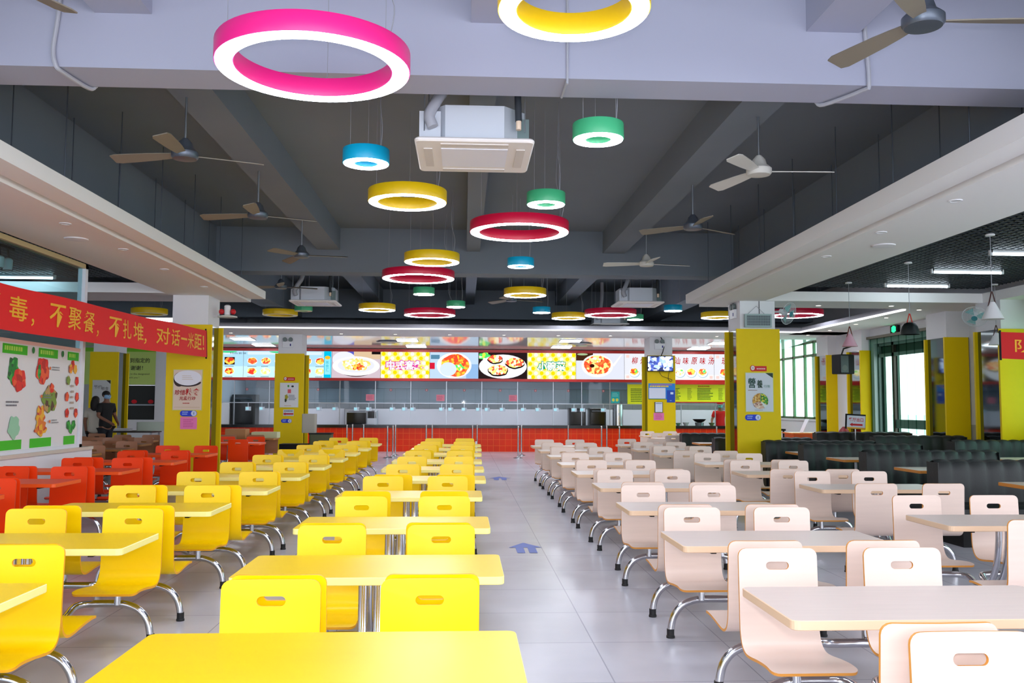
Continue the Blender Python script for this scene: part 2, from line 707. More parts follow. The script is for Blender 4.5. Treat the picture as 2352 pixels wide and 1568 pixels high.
# concrete beyond the side grids is painted nearly black
struct('ceiling_dark_right', MB().box(5.48, 9.85, -3, 15.7, 3.95, 4.0, mat('black_ceiling_paint', (12, 16, 18), 0.9, spec=0.1)))
struct('ceiling_dark_left', MB().box(-14, -5.06, -3, 15.5, 3.95, 4.0, _m['black_ceiling_paint']))


def lattice(name, x0, x1, y0, y1, z, pitch=0.11, h=0.05):
    mt = mat('black_grille', (22, 34, 42), 0.45)
    mb = MB()
    x = x0
    while x <= x1 + 1e-6:
        mb.box(x - 0.006, x + 0.006, y0, y1, z, z + h, mt)
        x += pitch
    y = y0
    while y <= y1 + 1e-6:
        mb.box(x0, x1, y - 0.006, y + 0.006, z, z + h - 0.001, mt)
        y += pitch
    struct(name, mb)


lattice('ceiling_grille_right', 5.36, 9.28, 7.0, 15.65, 3.55)
lattice('ceiling_grille_left', -9.4, -5.1, 8.0, 15.45, 3.55)

# ---------------------------------------------------------------- right wall with windows and the curtained doorway
WX = 9.85
DADO = mat('grey_dado_paint', (170, 172, 168), 0.6)
mb = MB()
mb.box(WX, WX + 0.25, -3, 15.0, 2.9, 4.62, WHITE)
mb.box(WX, WX + 0.25, -3, 15.0, 0, 1.05, WHITE)
mb.box(WX, WX + 0.25, 15.0, 18.3, 0, 4.62, WHITE)
mb.box(WX, WX + 0.25, 18.3, 21.25, 2.95, 4.62, WHITE)
mb.box(WX, WX + 0.25, 21.25, 24.3, 0, 4.62, WHITE)
mb.box(WX, WX + 0.25, 24.3, 29.2, 0, 1.08, WHITE)
mb.box(WX, WX + 0.25, 24.3, 29.2, 3.30, 4.62, WHITE)
mb.box(WX, WX + 0.25, 29.2, 33, 0, 4.62, WHITE)
mb.box(WX - 0.01, WX, 15.0, 18.3, 0, 1.1, DADO)
struct('wall_right', mb)
GFRAME = mat('green_window_frame', (96, 120, 84), 0.5)
GPANE = glass('green_window_pane', (212, 245, 232))
BLIND = mat('pale_green_blind', (196, 238, 216), 0.7)


def window(name, y0, y1, z0, z1, ys, zt):
    """sliding window with transom in the right wall"""
    w = MB()
    t = 0.035
    x0, x1 = WX + 0.06, WX + 0.13
    w.box(x0, x1, y0, y1, z0, z0 + 0.06, GFRAME).box(x0, x1, y0, y1, z1 - 0.06, z1, GFRAME).box(x0, x1, y0, y1, zt - t, zt + t, GFRAME)
    for y in [y0 + t] + ys + [y1 - t]:
        w.box(x0, x1, y - t, y + t, z0, z1, GFRAME)
    o = w.build(name, kind='structure')
    MB().box(WX + 0.09, WX + 0.096, y0, y1, z0, z1, GPANE).build('pane', o)
    s = MB()
    s.box(WX - 0.04, WX + 0.1, y0 - 0.03, y1 + 0.03, z0 - 0.05, z0, WHITE)
    s.build('window_sill', o)
    return o


window('window_1', 24.3, 29.2, 1.08, 3.30, [25.2, 25.9, 26.8, 27.7, 28.5], 2.90)
window('window_2', 8.0, 15.0, 1.05, 2.9, [9.2, 10.4, 11.6, 12.8, 14.0], 2.2)
b = thing('roller_blind', 'pale green blind hanging inside the window behind the exit sign stand', 'blind', (0, 0, 0))
MB().box(WX + 0.005, WX + 0.02, 24.5, 25.15, 1.15, 2.84, BLIND).build('cloth', b)
MB().tube([(WX + 0.012, 24.5, 2.85), (WX + 0.012, 25.15, 2.85)], 0.02, GFRAME).build('roller', b)
# white glazed door leaf beyond the curtain
mb = MB()
DF = mat('door_frame_grey', (150, 160, 158), 0.4)
mb.box(WX + 0.1, WX + 0.16, 18.3, 18.36, 0, 2.95, DF).box(WX + 0.1, WX + 0.16, 21.19, 21.25, 0, 2.95, DF).box(WX + 0.1, WX + 0.16, 18.3, 21.25, 2.88, 2.95, DF)
mb.box(WX + 0.1, WX + 0.16, 20.45, 20.55, 0, 2.95, mat('door_frame_brown', (84, 66, 58), 0.5)).box(WX + 0.1, WX + 0.16, 18.3, 21.25, 2.62, 2.70, DF)
door = struct('door_1', mb)
mb = MB().box(WX + 0.12, WX + 0.13, 18.36, 20.45, 0.95, 1.15, DF)
mb.build('crash_bar', door)
mb = MB().box(WX + 0.17, WX + 0.22, 18.3, 21.25, 2.70, 2.95, mat('door_surround_green', (62, 88, 76), 0.5)).box(WX + 0.17, WX + 0.22, 18.3, 18.62, 0, 2.70, _m['door_surround_green']).box(WX + 0.17, WX + 0.22, 21.10, 21.25, 0, 2.70, _m['door_surround_green']).box(WX + 0.17, WX + 0.22, 20.42, 20.66, 0, 2.70, _m['door_surround_green'])
mb.build('surround', door)
# things seen outside the doorway, in the daylight
struct('ground_outside', MB().box(10.1, 30, -5, 40, -0.12, -0.02, mat('pale_paving', (214, 212, 206), 0.8)))
struct('wall_outside_back', MB().box(24, 24.3, -5, 60, 0, 1.0, mat('pale_stone_wall', (196, 200, 196), 0.8)))

sc_ = thing('strip_curtain', 'clear plastic strip curtain hanging over the bright doorway beyond the booths', 'curtain')
CLR = glass('clear_strip', (178, 204, 192), gloss=0.10)
MB().box(WX - 0.10, WX, 18.05, 21.5, 3.06, 3.12, mat('curtain_rail', (98, 92, 76), 0.4)).build('rail', sc_)
ny = 19
for i in range(ny):
    y0 = 18.1 + i * (21.45 - 18.1) / ny
    w = 0.2
    mb = MB()
    dx = 0.012 if i % 2 else 0.0
    n = 6
    vs = []
    for k in range(n + 1):
        t = k / n
        vs.append((WX - 0.05 - dx + 0.014 * math.sin(math.pi * t), y0 + w * t, 3.06))
    for k in range(n + 1):
        t = k / n
        vs.append((WX - 0.05 - dx + 0.014 * math.sin(math.pi * t + 0.3 * rnd.random()), y0 + w * t, 0.06))
    mb.add(vs, [(k, k + 1, n + 2 + k, n + 1 + k) for k in range(n)], CLR, True)
    mb.build('strip', sc_)

# ---------------------------------------------------------------- left partition: low wall, glazed screen
struct('wall_left_low', MB().box(-5.26, -5.08, -3, 12.75, 0, 0.82, WHITE).box(-5.30, -5.05, -3, 12.72, 0.82, 0.86, mat('stone_ledge', (206, 200, 186), 0.4)))
FRM = mat('white_frame', (226, 228, 236), 0.4)
w = MB().box(-5.20, -5.10, 12.38, 12.46, 0.86, 3.31, FRM).box(-5.20, -5.10, -3, 12.46, 3.25, 3.31, mat('beige_frame', (196, 176, 130), 0.4)).box(-5.20, -5.10, -3, 12.46, 0.86, 0.90, FRM).box(-5.20, -5.10, 7.6, 7.66, 0.86, 3.31, FRM)
win = struct('window_3', w)
MB().box(-5.152, -5.144, -3, 12.38, 0.9, 3.25, glass('screen_glass', (214, 236, 238), 0.10)).build('pane', win)

# far left hall: wall, dark serving hatch, board, pier
mb = MB()
mb.box(-14, -10.45, 28.2, 28.5, 0, 3.4, mat('grey_board', (176, 178, 176), 0.6))
mb.box(-9.42, -7.60, 28.2, 28.5, 0, 3.4, WHITE)
mb.box(-10.45, -9.42, 28.2, 28.5, 0, 0.95, WHITE)
mb.box(-10.45, -9.42, 28.2, 28.5, 2.1, 3.4, WHITE)
struct('wall_back_left', mb)
struct('wall_left', MB().box(-14.2, -14, -5, 33, 0, 4.62, WHITE))
w = MB()
w.box(-10.45, -9.42, 28.22, 28.28, 2.00, 2.10, BRUSH).box(-10.45, -9.42, 28.22, 28.28, 1.38, 1.42, BRUSH).box(-10.45, -9.42, 28.40, 28.45, 0.95, 2.0, mat('dark_hatch', (20, 24, 22), 0.3))
win = struct('window_4', w)
a = Art((-10.45, 28.39, 0.95))
for uu in (0.35, 0.85):
    a.disc(uu, 0.55, 0.085, 0.06, flat((220, 20, 40)))
a.build('red_dots', win)
a = Art((-11.8, 28.19, 2.02))
a.rect(0, 2.38, 0, 1.12, flat((196, 222, 120)))
a.rect(0, 2.38, 1.0, 1.12, flat((120, 196, 30)))
for tx, y, hh in (('餐具放到指定的', 0.66, 0.15), ('位置，谢谢！', 0.43, 0.15)):
    a.text(tx, 1.15, y, hh, flat((30, 36, 20)), w=1.05 if len(tx) > 6 else 0.85, bold=0.012)
a.text('the tableware to the designated', 1.15, 0.28, 0.07, flat((50, 60, 30)), w=1.05)
a.text('categories, thank you !', 1.15, 0.17, 0.07, flat((50, 60, 30)), w=0.75)
a.build('wall_sign', label='pale green notice board with dark lettering beyond the glazed partition', cat='sign')

# ---------------------------------------------------------------- columns
def column(name, x0, x1, y0, y1, ztop, zc):
    mb = MB()
    mb.box(x0 + 0.075, x1 - 0.075, y0 + 0.03, y1 - 0.03, ztop, zc, WHITE)
    mb.box(x0 + 0.08, x1 - 0.08, y0 + 0.05, y1 - 0.05, 0, ztop, MIRROR)
    o = struct(name, mb)
    MB().prism(rrect(x0, x1, y0, y0 + 0.05, 0.006, 2), 0.0, ztop, CLAD).build('cladding_panel', o)
    MB().prism(rrect(x0, x1, y1 - 0.05, y1, 0.006, 2), 0.0, ztop, CLAD).build('cladding_panel', o)
    return o


column('column_1', -5.09, -4.335, 15.75, 16.52, 2.80, 3.31)
column('column_2', 4.82, 5.60, 15.75, 16.52, 2.81, 3.31)
column('column_3', -5.035, -4.265, 24.4, 25.2, 2.79, 3.33)
column('column_4', 4.99, 5.76, 24.4, 25.2, 2.81, 3.33)
column('column_5', -9.86, -9.12, 24.4, 25.2, 2.80, 3.33)
for k, (y0, x0, x1) in enumerate(((23.4, 9.56, 9.86), (21.4, 9.58, 9.86), (17.1, 9.34, 9.82), (15.15, 9.25, 9.70), (13.6, 9.30, 9.75))):
    mb = MB().box(x0 + 0.06, x1 + 0.04, y0 + 0.05, y0 + 0.75, 0, 2.80, MIRROR)
    mb.box(x0 + 0.05, x1 + 0.04, y0 + 0.02, y0 + 0.78, 2.80, 3.31, WHITE)
    o = struct('column_%d' % (6 + k), mb)
    MB().box(x0, x1, y0, y0 + 0.05, 0, 2.80, CLAD).build('cladding_panel', o)
    MB().box(x0, x1, y0 + 0.75, y0 + 0.80, 0, 2.80, CLAD).build('cladding_panel', o)

# ================================================================== SERVING COUNTER, KITCHEN
CY = 28.2
struct('wall_kitchen_back', MB().box(-8.0, 10.0, 32.0, 32.2, 0, 4.6, tiles('white_kitchen_tile', (222, 226, 232), (196, 202, 208), 0.4, 0.006, 0.25, 'xz', 0.02)))
struct('wall_kitchen_left', MB().box(-7.75, -7.6, 28.5, 32.0, 0, 4.6, WHITE))
struct('ceiling_kitchen', MB().box(-7.75, 9.85, 28.55, 32.0, 3.1, 3.16, WHITE))
MB().box(-7.6, 9.85, CY, CY + 0.35, 0, 0.727, ORTILE).build('serving_counter', label='long serving counter faced with orange tiles across the back of the hall', cat='counter')
MB().box(-7.62, 9.85, CY - 0.06, CY + 0.75, 0.727, 0.815, BLACK).build('counter_worktop', label='long black stone worktop on the orange tiled counter', cat='worktop')
# glazed screen above the counter
scr = thing('serving_screen', 'clear glass sneeze screen in steel posts standing on the black worktop', 'screen', (0, CY + 0.30, 0))
GS = glass('servery_glass', (226, 238, 244), 0.06)
xs = [-7.1, -6.03, -4.95, -3.86, -2.76, -1.66, -0.545, 0.564, 1.69, 2.82, 3.72, 4.62, 5.75, 6.9, 8.0, 9.1]
for x in xs:
    MB().box(x - 0.012, x + 0.012, -0.015, 0.015, 0.815, 2.18, BRUSH).build('post', scr)
MB().box(-7.6, 9.85, -0.03, 0.03, 1.475, 1.50, BRUSH).build('rail', scr)
for a_, b_ in zip([-7.6] + xs, xs + [9.85]):
    if not (5.2 < a_ < 9.9 or 4.7 < a_ < 5):
        MB().box(a_ + 0.015, b_ - 0.015, -0.004, 0.004, 1.50, 2.17, GS).build('pane', scr)

# ================================================================== MENU BOARDS (backlit) over the counter
BZ0, BZ1 = 2.257, 3.074


def board(x0, x1, label):
    o = thing('menu_board', label, 'menu board', (0, 0, 0), group='backlit menu boards over the counter')
    MB().box(x0 + 0.004, x1 - 0.004, CY, CY + 0.24, BZ0, BZ1, WHITE).build('light_box', o)
    return o, Art((x0 + 0.006, CY - 0.002, BZ0), step=0.002), x1 - x0 - 0.012, BZ1 - BZ0


tr = thing('trim_1', None, None, kind='structure')
MB().box(-7.6, 9.85, CY - 0.05, CY + 0.25, BZ1, 3.16, REDTRIM).build('top_trim', tr)
MB().box(-7.6, 6.0, CY - 0.05, CY + 0.25, 2.176, BZ0, REDTRIM).box(6.0, 9.85, CY - 0.07, CY + 0.25, 2.12, BZ0, REDTRIM).build('bottom_trim', tr)

F1 = food('food_noodles', (250, 222, 130), (240, 190, 90), (250, 240, 214), 16, True)
F2 = food('food_stew', (236, 60, 24), (250, 176, 40), (230, 110, 30), 13, True)
F3 = food('food_scallop', (250, 214, 110), (226, 70, 40), (252, 236, 196), 15, True)
F4 = food('food_soup', (204, 66, 26), (240, 214, 120), (228, 110, 40), 13, True)
F5 = food('food_greens', (60, 200, 90), (190, 226, 60), (250, 250, 200), 12, True)
F6 = food('food_braised', (190, 40, 16), (240, 130, 40), (252, 190, 70), 12, True)

# pale blue boards with rows of dishes
def dish_rows(a, w, h, x0, n, seed):
    rr = random.Random(seed)
    a.rect(0, w, 0, h, lit((178, 226, 252)))
    a.rect(0, w, 0, h * 0.42, lit((206, 246, 250)))
    a.rect(0.12, w - 0.3, h * 0.86, h * 0.97, lit((222, 240, 255)), r=0.03)
    a.disc(w * 0.4, h * 0.985, 0.30, 0.05, lit((60, 210, 130)), a0=180, a1=360)
    a.text('特色套餐', w * 0.5, h * 0.875, 0.055, lit((60, 70, 90)), w=0.5)
    for row in (0, 1):
        for i in range(n):
            u = x0 + i * 0.415
            vv = h * (0.62 if row == 0 else 0.23)
            if rr.random() < 0.5 and row == 0:
                a.rect(u - 0.155, u + 0.155, vv - 0.115, vv + 0.115, lit((40, 16, 8)))
                a.disc(u, vv, 0.15, 0.105, [F6, F2, F4][i % 3], wob=0.05)
            else:
                a.disc(u, vv, 0.155, 0.115, lit((250, 246, 240)))
                a.disc(u, vv + 0.005, 0.135, 0.095, [F2, F6, F1, F4][(i + row) % 4], wob=0.06)
            a.scribble(u - 0.14, u + 0.14, vv - 0.19, vv - 0.14, 1, lit((110, 130, 150)), seed=i + row * 9)


o, a, w, h = board(-7.6, -6.78, 'pale blue menu board of dish photos beside the yellow column, outermost of the row')
dish_rows(a, w, h, 0.40, 1, 3)
a.build('print', o)
o, a, w, h = board(-6.78, -4.085, 'pale blue menu board of dish photos, partly behind the column with the arrow sign')
dish_rows(a, w, h, 0.27, 6, 5)
a.rect(w - 0.22, w, 0, h, lit((0, 196, 236)))
a.rect(w - 0.2, w - 0.02, 0.1, 0.62, lit((150, 236, 246)))
a.disc(w - 0.11, h * 0.76, 0.085, 0.055, lit((255, 196, 40)))
a.text('美食汇', w - 0.17, h * 0.52, 0.10, lit((30, 180, 210)), vertical=True)
a.build('print', o)

o, a, w, h = board(-4.085, -2.587, 'menu board with a white plate of pale noodles')
a.rect(0, w, 0, h, lit((214, 196, 206)))
a.rect(w * 0.3, w, h * 0.72, h, lit((226, 196, 160)))
a.rect(w * 0.32, w * 0.45, h * 0.86, h, lit((90, 96, 200)))
a.rect(w * 0.82, w, h * 0.9, h, lit((24, 18, 20)))
a.disc(w * 0.5, h * 0.33, w * 0.36, h * 0.28, lit((60, 20, 24)))
a.disc(w * 0.25, h * 0.70, w * 0.24, h * 0.30, lit((238, 240, 255)))
a.disc(w * 0.5, h * 0.45, w * 0.49, h * 0.37, lit((250, 250, 255)))
a.disc(w * 0.5, h * 0.48, w * 0.38, h * 0.27, lit((234, 236, 248)))
a.disc(w * 0.5, h * 0.51, w * 0.29, h * 0.235, F1, wob=0.09)
a.disc(w * 0.54, h * 0.42, w * 0.12, h * 0.12, F6, wob=0.2)
a.build('print', o)


def dotted(x0, x1, label, body, rgb, seed):
    o, a, w, h = board(x0, x1, label)
    a.rect(0, w, 0, h, lit((255, 246, 150)))
    a.k += 1
    for i in range(9):
        for j in range(6):
            u, vv = w * (i + 0.5 * (j % 2)) / 8.5, h * (j + 0.25) / 5.6
            r0 = 0.062
            u = min(max(u, r0), w - r0)
            vv = min(max(vv, r0), h - r0)
            a.disc(u, vv, r0, r0, lit((255, 230, 10)) if (i + j) % 2 else lit((252, 252, 240)), new=False, n=20)
    n = len(body)
    ww = 0.29 * n
    a.text(body, w / 2, h * 0.30, 0.33, lit(rgb), w=ww + 0.05, bold=0.085, center=True)
    a.text(body, w / 2, h * 0.315, 0.295, lit((244, 252, 255)), w=ww, bold=0.03, center=True)
    a.build('print', o)


dotted(-2.587, -1.066, 'yellow dotted menu board with large pink outlined lettering', '中式套餐', (226, 40, 170), 1)

o, a, w, h = board(-1.066, 0.449, 'menu board with a round white bowl of rice beside red and yellow stew')
a.rect(0, w, 0, h, lit((196, 222, 246)))
a.rect(w * 0.75, w, 0, h * 0.55, lit((150, 190, 236)))
a.rect(0, w * 0.1, h * 0.36, h * 0.6, lit((220, 30, 60)))
a.rect(w * 0.02, w * 0.2, h * 0.74, h * 0.9, lit((90, 140, 170)))
a.disc(w * 0.5, h * 0.5, w * 0.36, h * 0.58 if False else h * 0.49, lit((248, 252, 255)))
a.disc(w * 0.52, h * 0.5, w * 0.29, h * 0.43, F2, wob=0.03)
a.disc(w * 0.6, h * 0.42, w * 0.10, h * 0.13, F5, wob=0.15)
a.disc(w * 0.38, h * 0.36, w * 0.17, h * 0.26, lit((222, 238, 250)))
a.build('print', o)

o, a, w, h = board(0.449, 1.973, 'menu board with three garlic scallops on a white oval plate')
a.rect(0, w, 0, h, lit((40, 28, 30)))
a.disc(w * 0.12, h * 0.86, w * 0.12, h * 0.14, F5, wob=0.1)
a.disc(w * 0.5, h * 0.47, w * 0.495, h * 0.46, lit((246, 246, 255)))
for u, vv, s in ((0.34, 0.76, 0.16), (0.75, 0.62, 0.2), (0.4, 0.34, 0.21)):
    a.disc(w * u, h * (vv - 0.03), w * s, h * s * 1.05, lit((24, 16, 14)), wob=0.03)
    a.disc(w * u, h * vv, w * s * 0.93, h * s * 0.92, F3, wob=0.05)
a.build('print', o)

dotted(1.973, 3.506, 'yellow dotted menu board with large green outlined lettering', '小碗菜', (0, 160, 130), 2)

o, a, w, h = board(3.506, 5.035, 'menu board with a white bowl of noodle soup and a spoon')
a.rect(0, w, 0, h, lit((228, 232, 246)))
a.rect(0, w * 0.35, h * 0.72, h, lit((70, 40, 24)))
a.disc(w * 0.13, h * 0.96, w * 0.11, h * 0.04, lit((170, 196, 150)))
a.poly([(w * 0.75, h * 0.55), (w * 0.93, h * 0.95), (w * 0.96, h * 0.95), (w * 0.79, h * 0.5)], lit((250, 250, 255)))
a.disc(w * 0.44, h * 0.52, w * 0.33, h * 0.44, lit((250, 248, 244)))
a.disc(w * 0.44, h * 0.55, w * 0.28, h * 0.36, F4, wob=0.03)
a.disc(w * 0.33, h * 0.52, w * 0.05, h * 0.07, lit((60, 20, 14)))
a.disc(w * 0.4, h * 0.74, w * 0.12, h * 0.1, F1, wob=0.1)
a.build('print', o)


def white_board(x0, x1, label, chars, bowls, start):
    o, a, w, h = board(x0, x1, label)
    a.rect(0, w, 0, h, lit((236, 238, 246)))
    a.rect(0, w, 0, h * 0.2, lit((248, 248, 252)))
    for cu in (0.05, w - 0.15):
        for cv in (0.04, h - 0.13):
            a.rect(cu, cu + 0.1, cv, cv + 0.09, lit((250, 214, 206)))
    for i, ch in enumerate(chars):
        a.text(ch, start + i * 0.27, h * 0.60, 0.22, lit((190, 20, 30)), w=0.18, bold=0.012, slant=0.12)
    for i in range(bowls):
        u = start + 0.08 + i * 0.36
        a.disc(u + 0.01, h * 0.25, 0.165, 0.14, lit((170, 206, 226)))
        a.disc(u, h * 0.28, 0.16, 0.145, lit((250, 252, 255)))
        a.disc(u, h * 0.31, 0.125, 0.10, [F2, F3, F5, F1, F3, F6][i % 6], wob=0.08)
        a.disc(u + 0.05, h * 0.33, 0.05, 0.06, F5, wob=0.1)
    a.build('print', o)


white_board(5.035, 7.90, 'white menu board with red brush lettering over a row of bowls, partly behind a column', '柳州螺蛳粉汕味原味汤粉'[:10], 7, 0.22)
white_board(7.90, 9.84, 'white menu board with red brush lettering, outermost on the window side', '现煮汤面', 4, 0.22)


def price_board(x0, x1, z0, label, cols, seed):
    o = thing('price_board', label, 'price board', group='yellow price boards under the menu boards')
    MB().box(x0, x1, CY + 0.20, CY + 0.24, z0, 2.115, mat('price_yellow', (232, 236, 0), 0.5)).build('board', o)
    a = Art((x0, CY + 0.198, z0))
    w = x1 - x0
    cw = w / cols
    for i in range(cols):
        if cols > 1:
            a.text(['经典汤面', '原味系列汤粉', '小吃'][i % 3], i * cw + 0.12, (2.115 - z0) * 0.84, 0.06, flat((190, 70, 10)), bold=0.01)
        a.scribble(i * cw + 0.10, i * cw + cw * 0.62, 0.06, (2.115 - z0) * 0.8, 8, flat((60, 110, 10)), seed=seed + i, h=0.55)
        a.scribble(i * cw + cw * 0.78, i * cw + cw * 0.93, 0.06, (2.115 - z0) * 0.8, 8, flat((150, 160, 10)), seed=seed + i + 20, h=0.5)
    a.build('print', o)


price_board(5.17, 6.2, 1.49, 'yellow price board hanging beside the steel pillar of the serving screen', 1, 4)
price_board(6.3, 9.3, 1.57, 'wide yellow price board hanging above the worker in red', 3, 9)
MB().box(6.3, 9.3, CY + 0.18, CY + 0.25, 1.54, 1.57, REDTRIM).build('price_board_rail', label='thin red rail under the wide yellow price board', cat='rail')

# ---------------------------------------------------------------- things at the serving screen
n_ = 0
for px in (571, 732, 898, 980, 1067, 1150, 1232, 1309, 1391):
    x = ((px - 1176) / 2077.2 + 0.053) * CY
    a = Art((x, CY + 0.292, 1.90))
    a.disc(0, 0, 0.04, 0.04, flat((206, 60, 66)))
    a.disc(0, 0, 0.026, 0.026, flat((226, 226, 232)))
    a.rect(-0.022, 0.022, -0.006, 0.006, flat((206, 60, 66)))
    a.build('no_entry_sticker', label='small round red and white sticker on the glass serving screen', cat='sticker', group='round stickers on the serving screen')
for x, lb in ((-3.05, 'pink paper notice taped low on the glass below the pale noodle board'), (-0.86, 'pink paper notice taped low on the glass below the rice bowl board'), (1.42, 'pink paper notice taped low on the glass below the scallop board')):
    a = Art((x, CY + 0.292, 1.56))
    a.rect(0, 0.26, 0, 0.2, flat((236, 140, 158)))
    a.scribble(0.03, 0.23, 0.03, 0.17, 4, flat((190, 80, 110)), seed=int(x * 10), h=0.4)
    a.build('paper_notice', label=lb, cat='notice')
a = Art((4.66, CY + 0.292, 1.52))
a.rect(0, 0.27, 0, 0.36, flat((30, 178, 178)))
a.scribble(0.04, 0.24, 0.2, 0.33, 3, flat((150, 230, 226)), seed=4)
for u in (0.07, 0.19):
    a.disc(u, 0.1, 0.045, 0.05, flat((230, 226, 90)))
a.build('teal_notice', label='teal notice with two yellow figures on the glass serving screen', cat='notice')

TERM = mat('terminal_shell', (206, 216, 230), 0.4)
TSCR = mat('terminal_screen', (150, 208, 222), 0.2, emit=0.4)
proto = None
for px in (735, 771, 820, 848, 902, 930, 949, 1015, 1036, 1067, 1100, 1120, 1155, 1204, 1238, 1280, 1322, 1342, 1391, 575, 606):
    x = ((px - 1176) / 2077.2 + 0.053) * CY
    if proto is None:
        proto = thing('payment_terminal', 'small pale payment screen hanging from the rail of the serving screen', 'payment terminal', group='payment terminals along the serving screen')
        MB().prism(rrect(-0.085, 0.085, -0.02, 0.02, 0.008, 2), 1.24, 1.36, TERM).build('body', proto)
        MB().box(-0.07, 0.02, -0.023, -0.02, 1.265, 1.345, TSCR).build('screen', proto)
        MB().box(-0.01, 0.01, -0.01, 0.01, 1.36, 1.48, BRUSH).build('mount', proto)
        kids_index()
        proto.location = (x, CY + 0.275, 0)
    else:
        copy_tree(proto, loc=(x, CY + 0.275, 0))


def appliance(x, y, w, d, h, m, label, kind='oven', z=0.0):
    o = thing('kitchen_appliance', label, 'appliance', (x, y, z))
    MB().prism(rrect(-w / 2, w / 2, -d / 2, d / 2, 0.02, 3), 0, h, m, ch=0.01).build('body', o)
    MB().box(-w * 0.4, w * 0.4, -d / 2 - 0.012, -d / 2, h * 0.45, h * 0.9, mat('dark_glass_door', (24, 28, 30), 0.12)).build('door', o)
    MB().tube([(-w * 0.35, -d / 2 - 0.03, h * 0.93), (w * 0.35, -d / 2 - 0.03, h * 0.93)], 0.012, BRUSH).build('handle', o)
    for i in (-1, 1):
        MB().lathe([(0.018, 0), (0.018, 0.02)], (i * w * 0.25, -d / 2 - 0.02, h * 0.3), BRUSH, 12, axis='y').build('knob', o)
    return o


DRKAP = mat('black_appliance', (26, 30, 30), 0.3)
appliance(-7.15, 30.2, 0.75, 0.6, 1.75, DRKAP, 'tall dark oven at the far end behind the serving screen')
appliance(3.75, 30.0, 0.55, 0.5, 1.35, DRKAP, 'black drinks machine behind the counter, next to the white one')
appliance(4.42, 30.0, 0.55, 0.5, 1.35, DRKAP, 'black cabinet machine behind the counter, next to the steel pillar')
appliance(-2.95, 29.6, 0.34, 0.34, 0.45, BRUSH, 'steel cooker on the white shelf behind the pale noodle board', z=0.80)
appliance(-3.55, 30.6, 0.8, 0.5, 1.30, BRUSH, 'brushed steel serving cart standing behind the glass screen')
sh = MB().box(-7.5, 9.5, 30.9, 31.6, 0.0, 1.30, mat('white_cabinet', (224, 228, 236), 0.35))
sh.build('kitchen_cabinet', label='long white cabinet run along the kitchen wall behind the counter', cat='cabinet')
MB().box(-3.3, -2.5, 29.3, 29.9, 0.0, 0.80, WHITE).build('kitchen_shelf', label='low white shelf under the small steel cooker', cat='shelf')
o = thing('steel_pillar', 'shiny steel water boiler standing behind the counter beside the price board', 'boiler', (4.98, 29.1, 0))
MB().lathe([(0.17, 0.0), (0.17, 1.5), (0.12, 1.56)], (0, 0, 0), STEEL, 24).build('tank', o)
MB().tube([(0, -0.17, 1.2), (0, -0.25, 1.2), (0, -0.25, 1.12)], 0.012, STEEL).build('tap', o)
h_ = thing('range_hood', 'long steel extractor hood along the kitchen wall', 'hood')
MB().add([(-7.0, 30.9, 2.0), (9.3, 30.9, 2.0), (9.3, 31.98, 2.0), (-7.0, 31.98, 2.0), (-7.0, 31.4, 2.6), (9.3, 31.4, 2.6), (9.3, 31.98, 2.6), (-7.0, 31.98, 2.6)],
         [(0, 1, 2, 3), (4, 5, 6, 7), (0, 1, 5, 4), (1, 2, 6, 5), (2, 3, 7, 6), (3, 0, 4, 7)], BRUSH).build('canopy', h_)
for i, x in enumerate((-5.8, -2.2, 1.4, 4.9, 8.2)):
    l = thing('kitchen_light', 'white ceiling light over the kitchen behind the serving screen', 'ceiling light', (x, 29.6, 3.06), group='kitchen ceiling lights')
    MB().box(-0.62, 0.62, -0.08, 0.08, 0.0, 0.04, WHITE).build('housing', l)
    MB().box(-0.6, 0.6, -0.06, 0.06, -0.012, 0.0, KITCHEN_GLOW).build('diffuser', l)
# wok, bowls on the worktop by the worker
o = thing('wok', 'black iron wok on the worktop near the worker in red', 'wok', (7.55, 28.75, 0.85))
MB().lathe([(0.06, 0.0), (0.15, 0.035), (0.22, 0.11), (0.215, 0.11), (0.14, 0.045), (0.05, 0.012)], (0, 0, 0.06), mat('wok_iron', (30, 22, 20), 0.5), 28).build('pan', o)
MB().lathe([(0.13, -0.035), (0.15, 0.06), (0.14, 0.06), (0.12, -0.035)], (0, 0, 0), BRUSH, 20).build('ring_stand', o)
for i, (x, y, r0, m, lb) in enumerate(((6.85, 28.7, 0.09, mat('pale_green_bowl', (120, 170, 140), 0.4), 'pale green bowl on the worktop by the clear panel'), (7.12, 28.78, 0.11, WHITE, 'white basin on the worktop beside the wok'),
                                       (7.95, 28.75, 0.10, mat('olive_bowl', (120, 130, 80), 0.4), 'olive bowl on the worktop between wok and worker'))):
    MB().lathe([(r0 * 0.5, 0), (r0, r0 * 0.9), (r0 * 0.95, r0 * 0.9), (r0 * 0.45, 0.01)], (x, y, 0.816), m, 20).build('bowl', label=lb, cat='bowl')

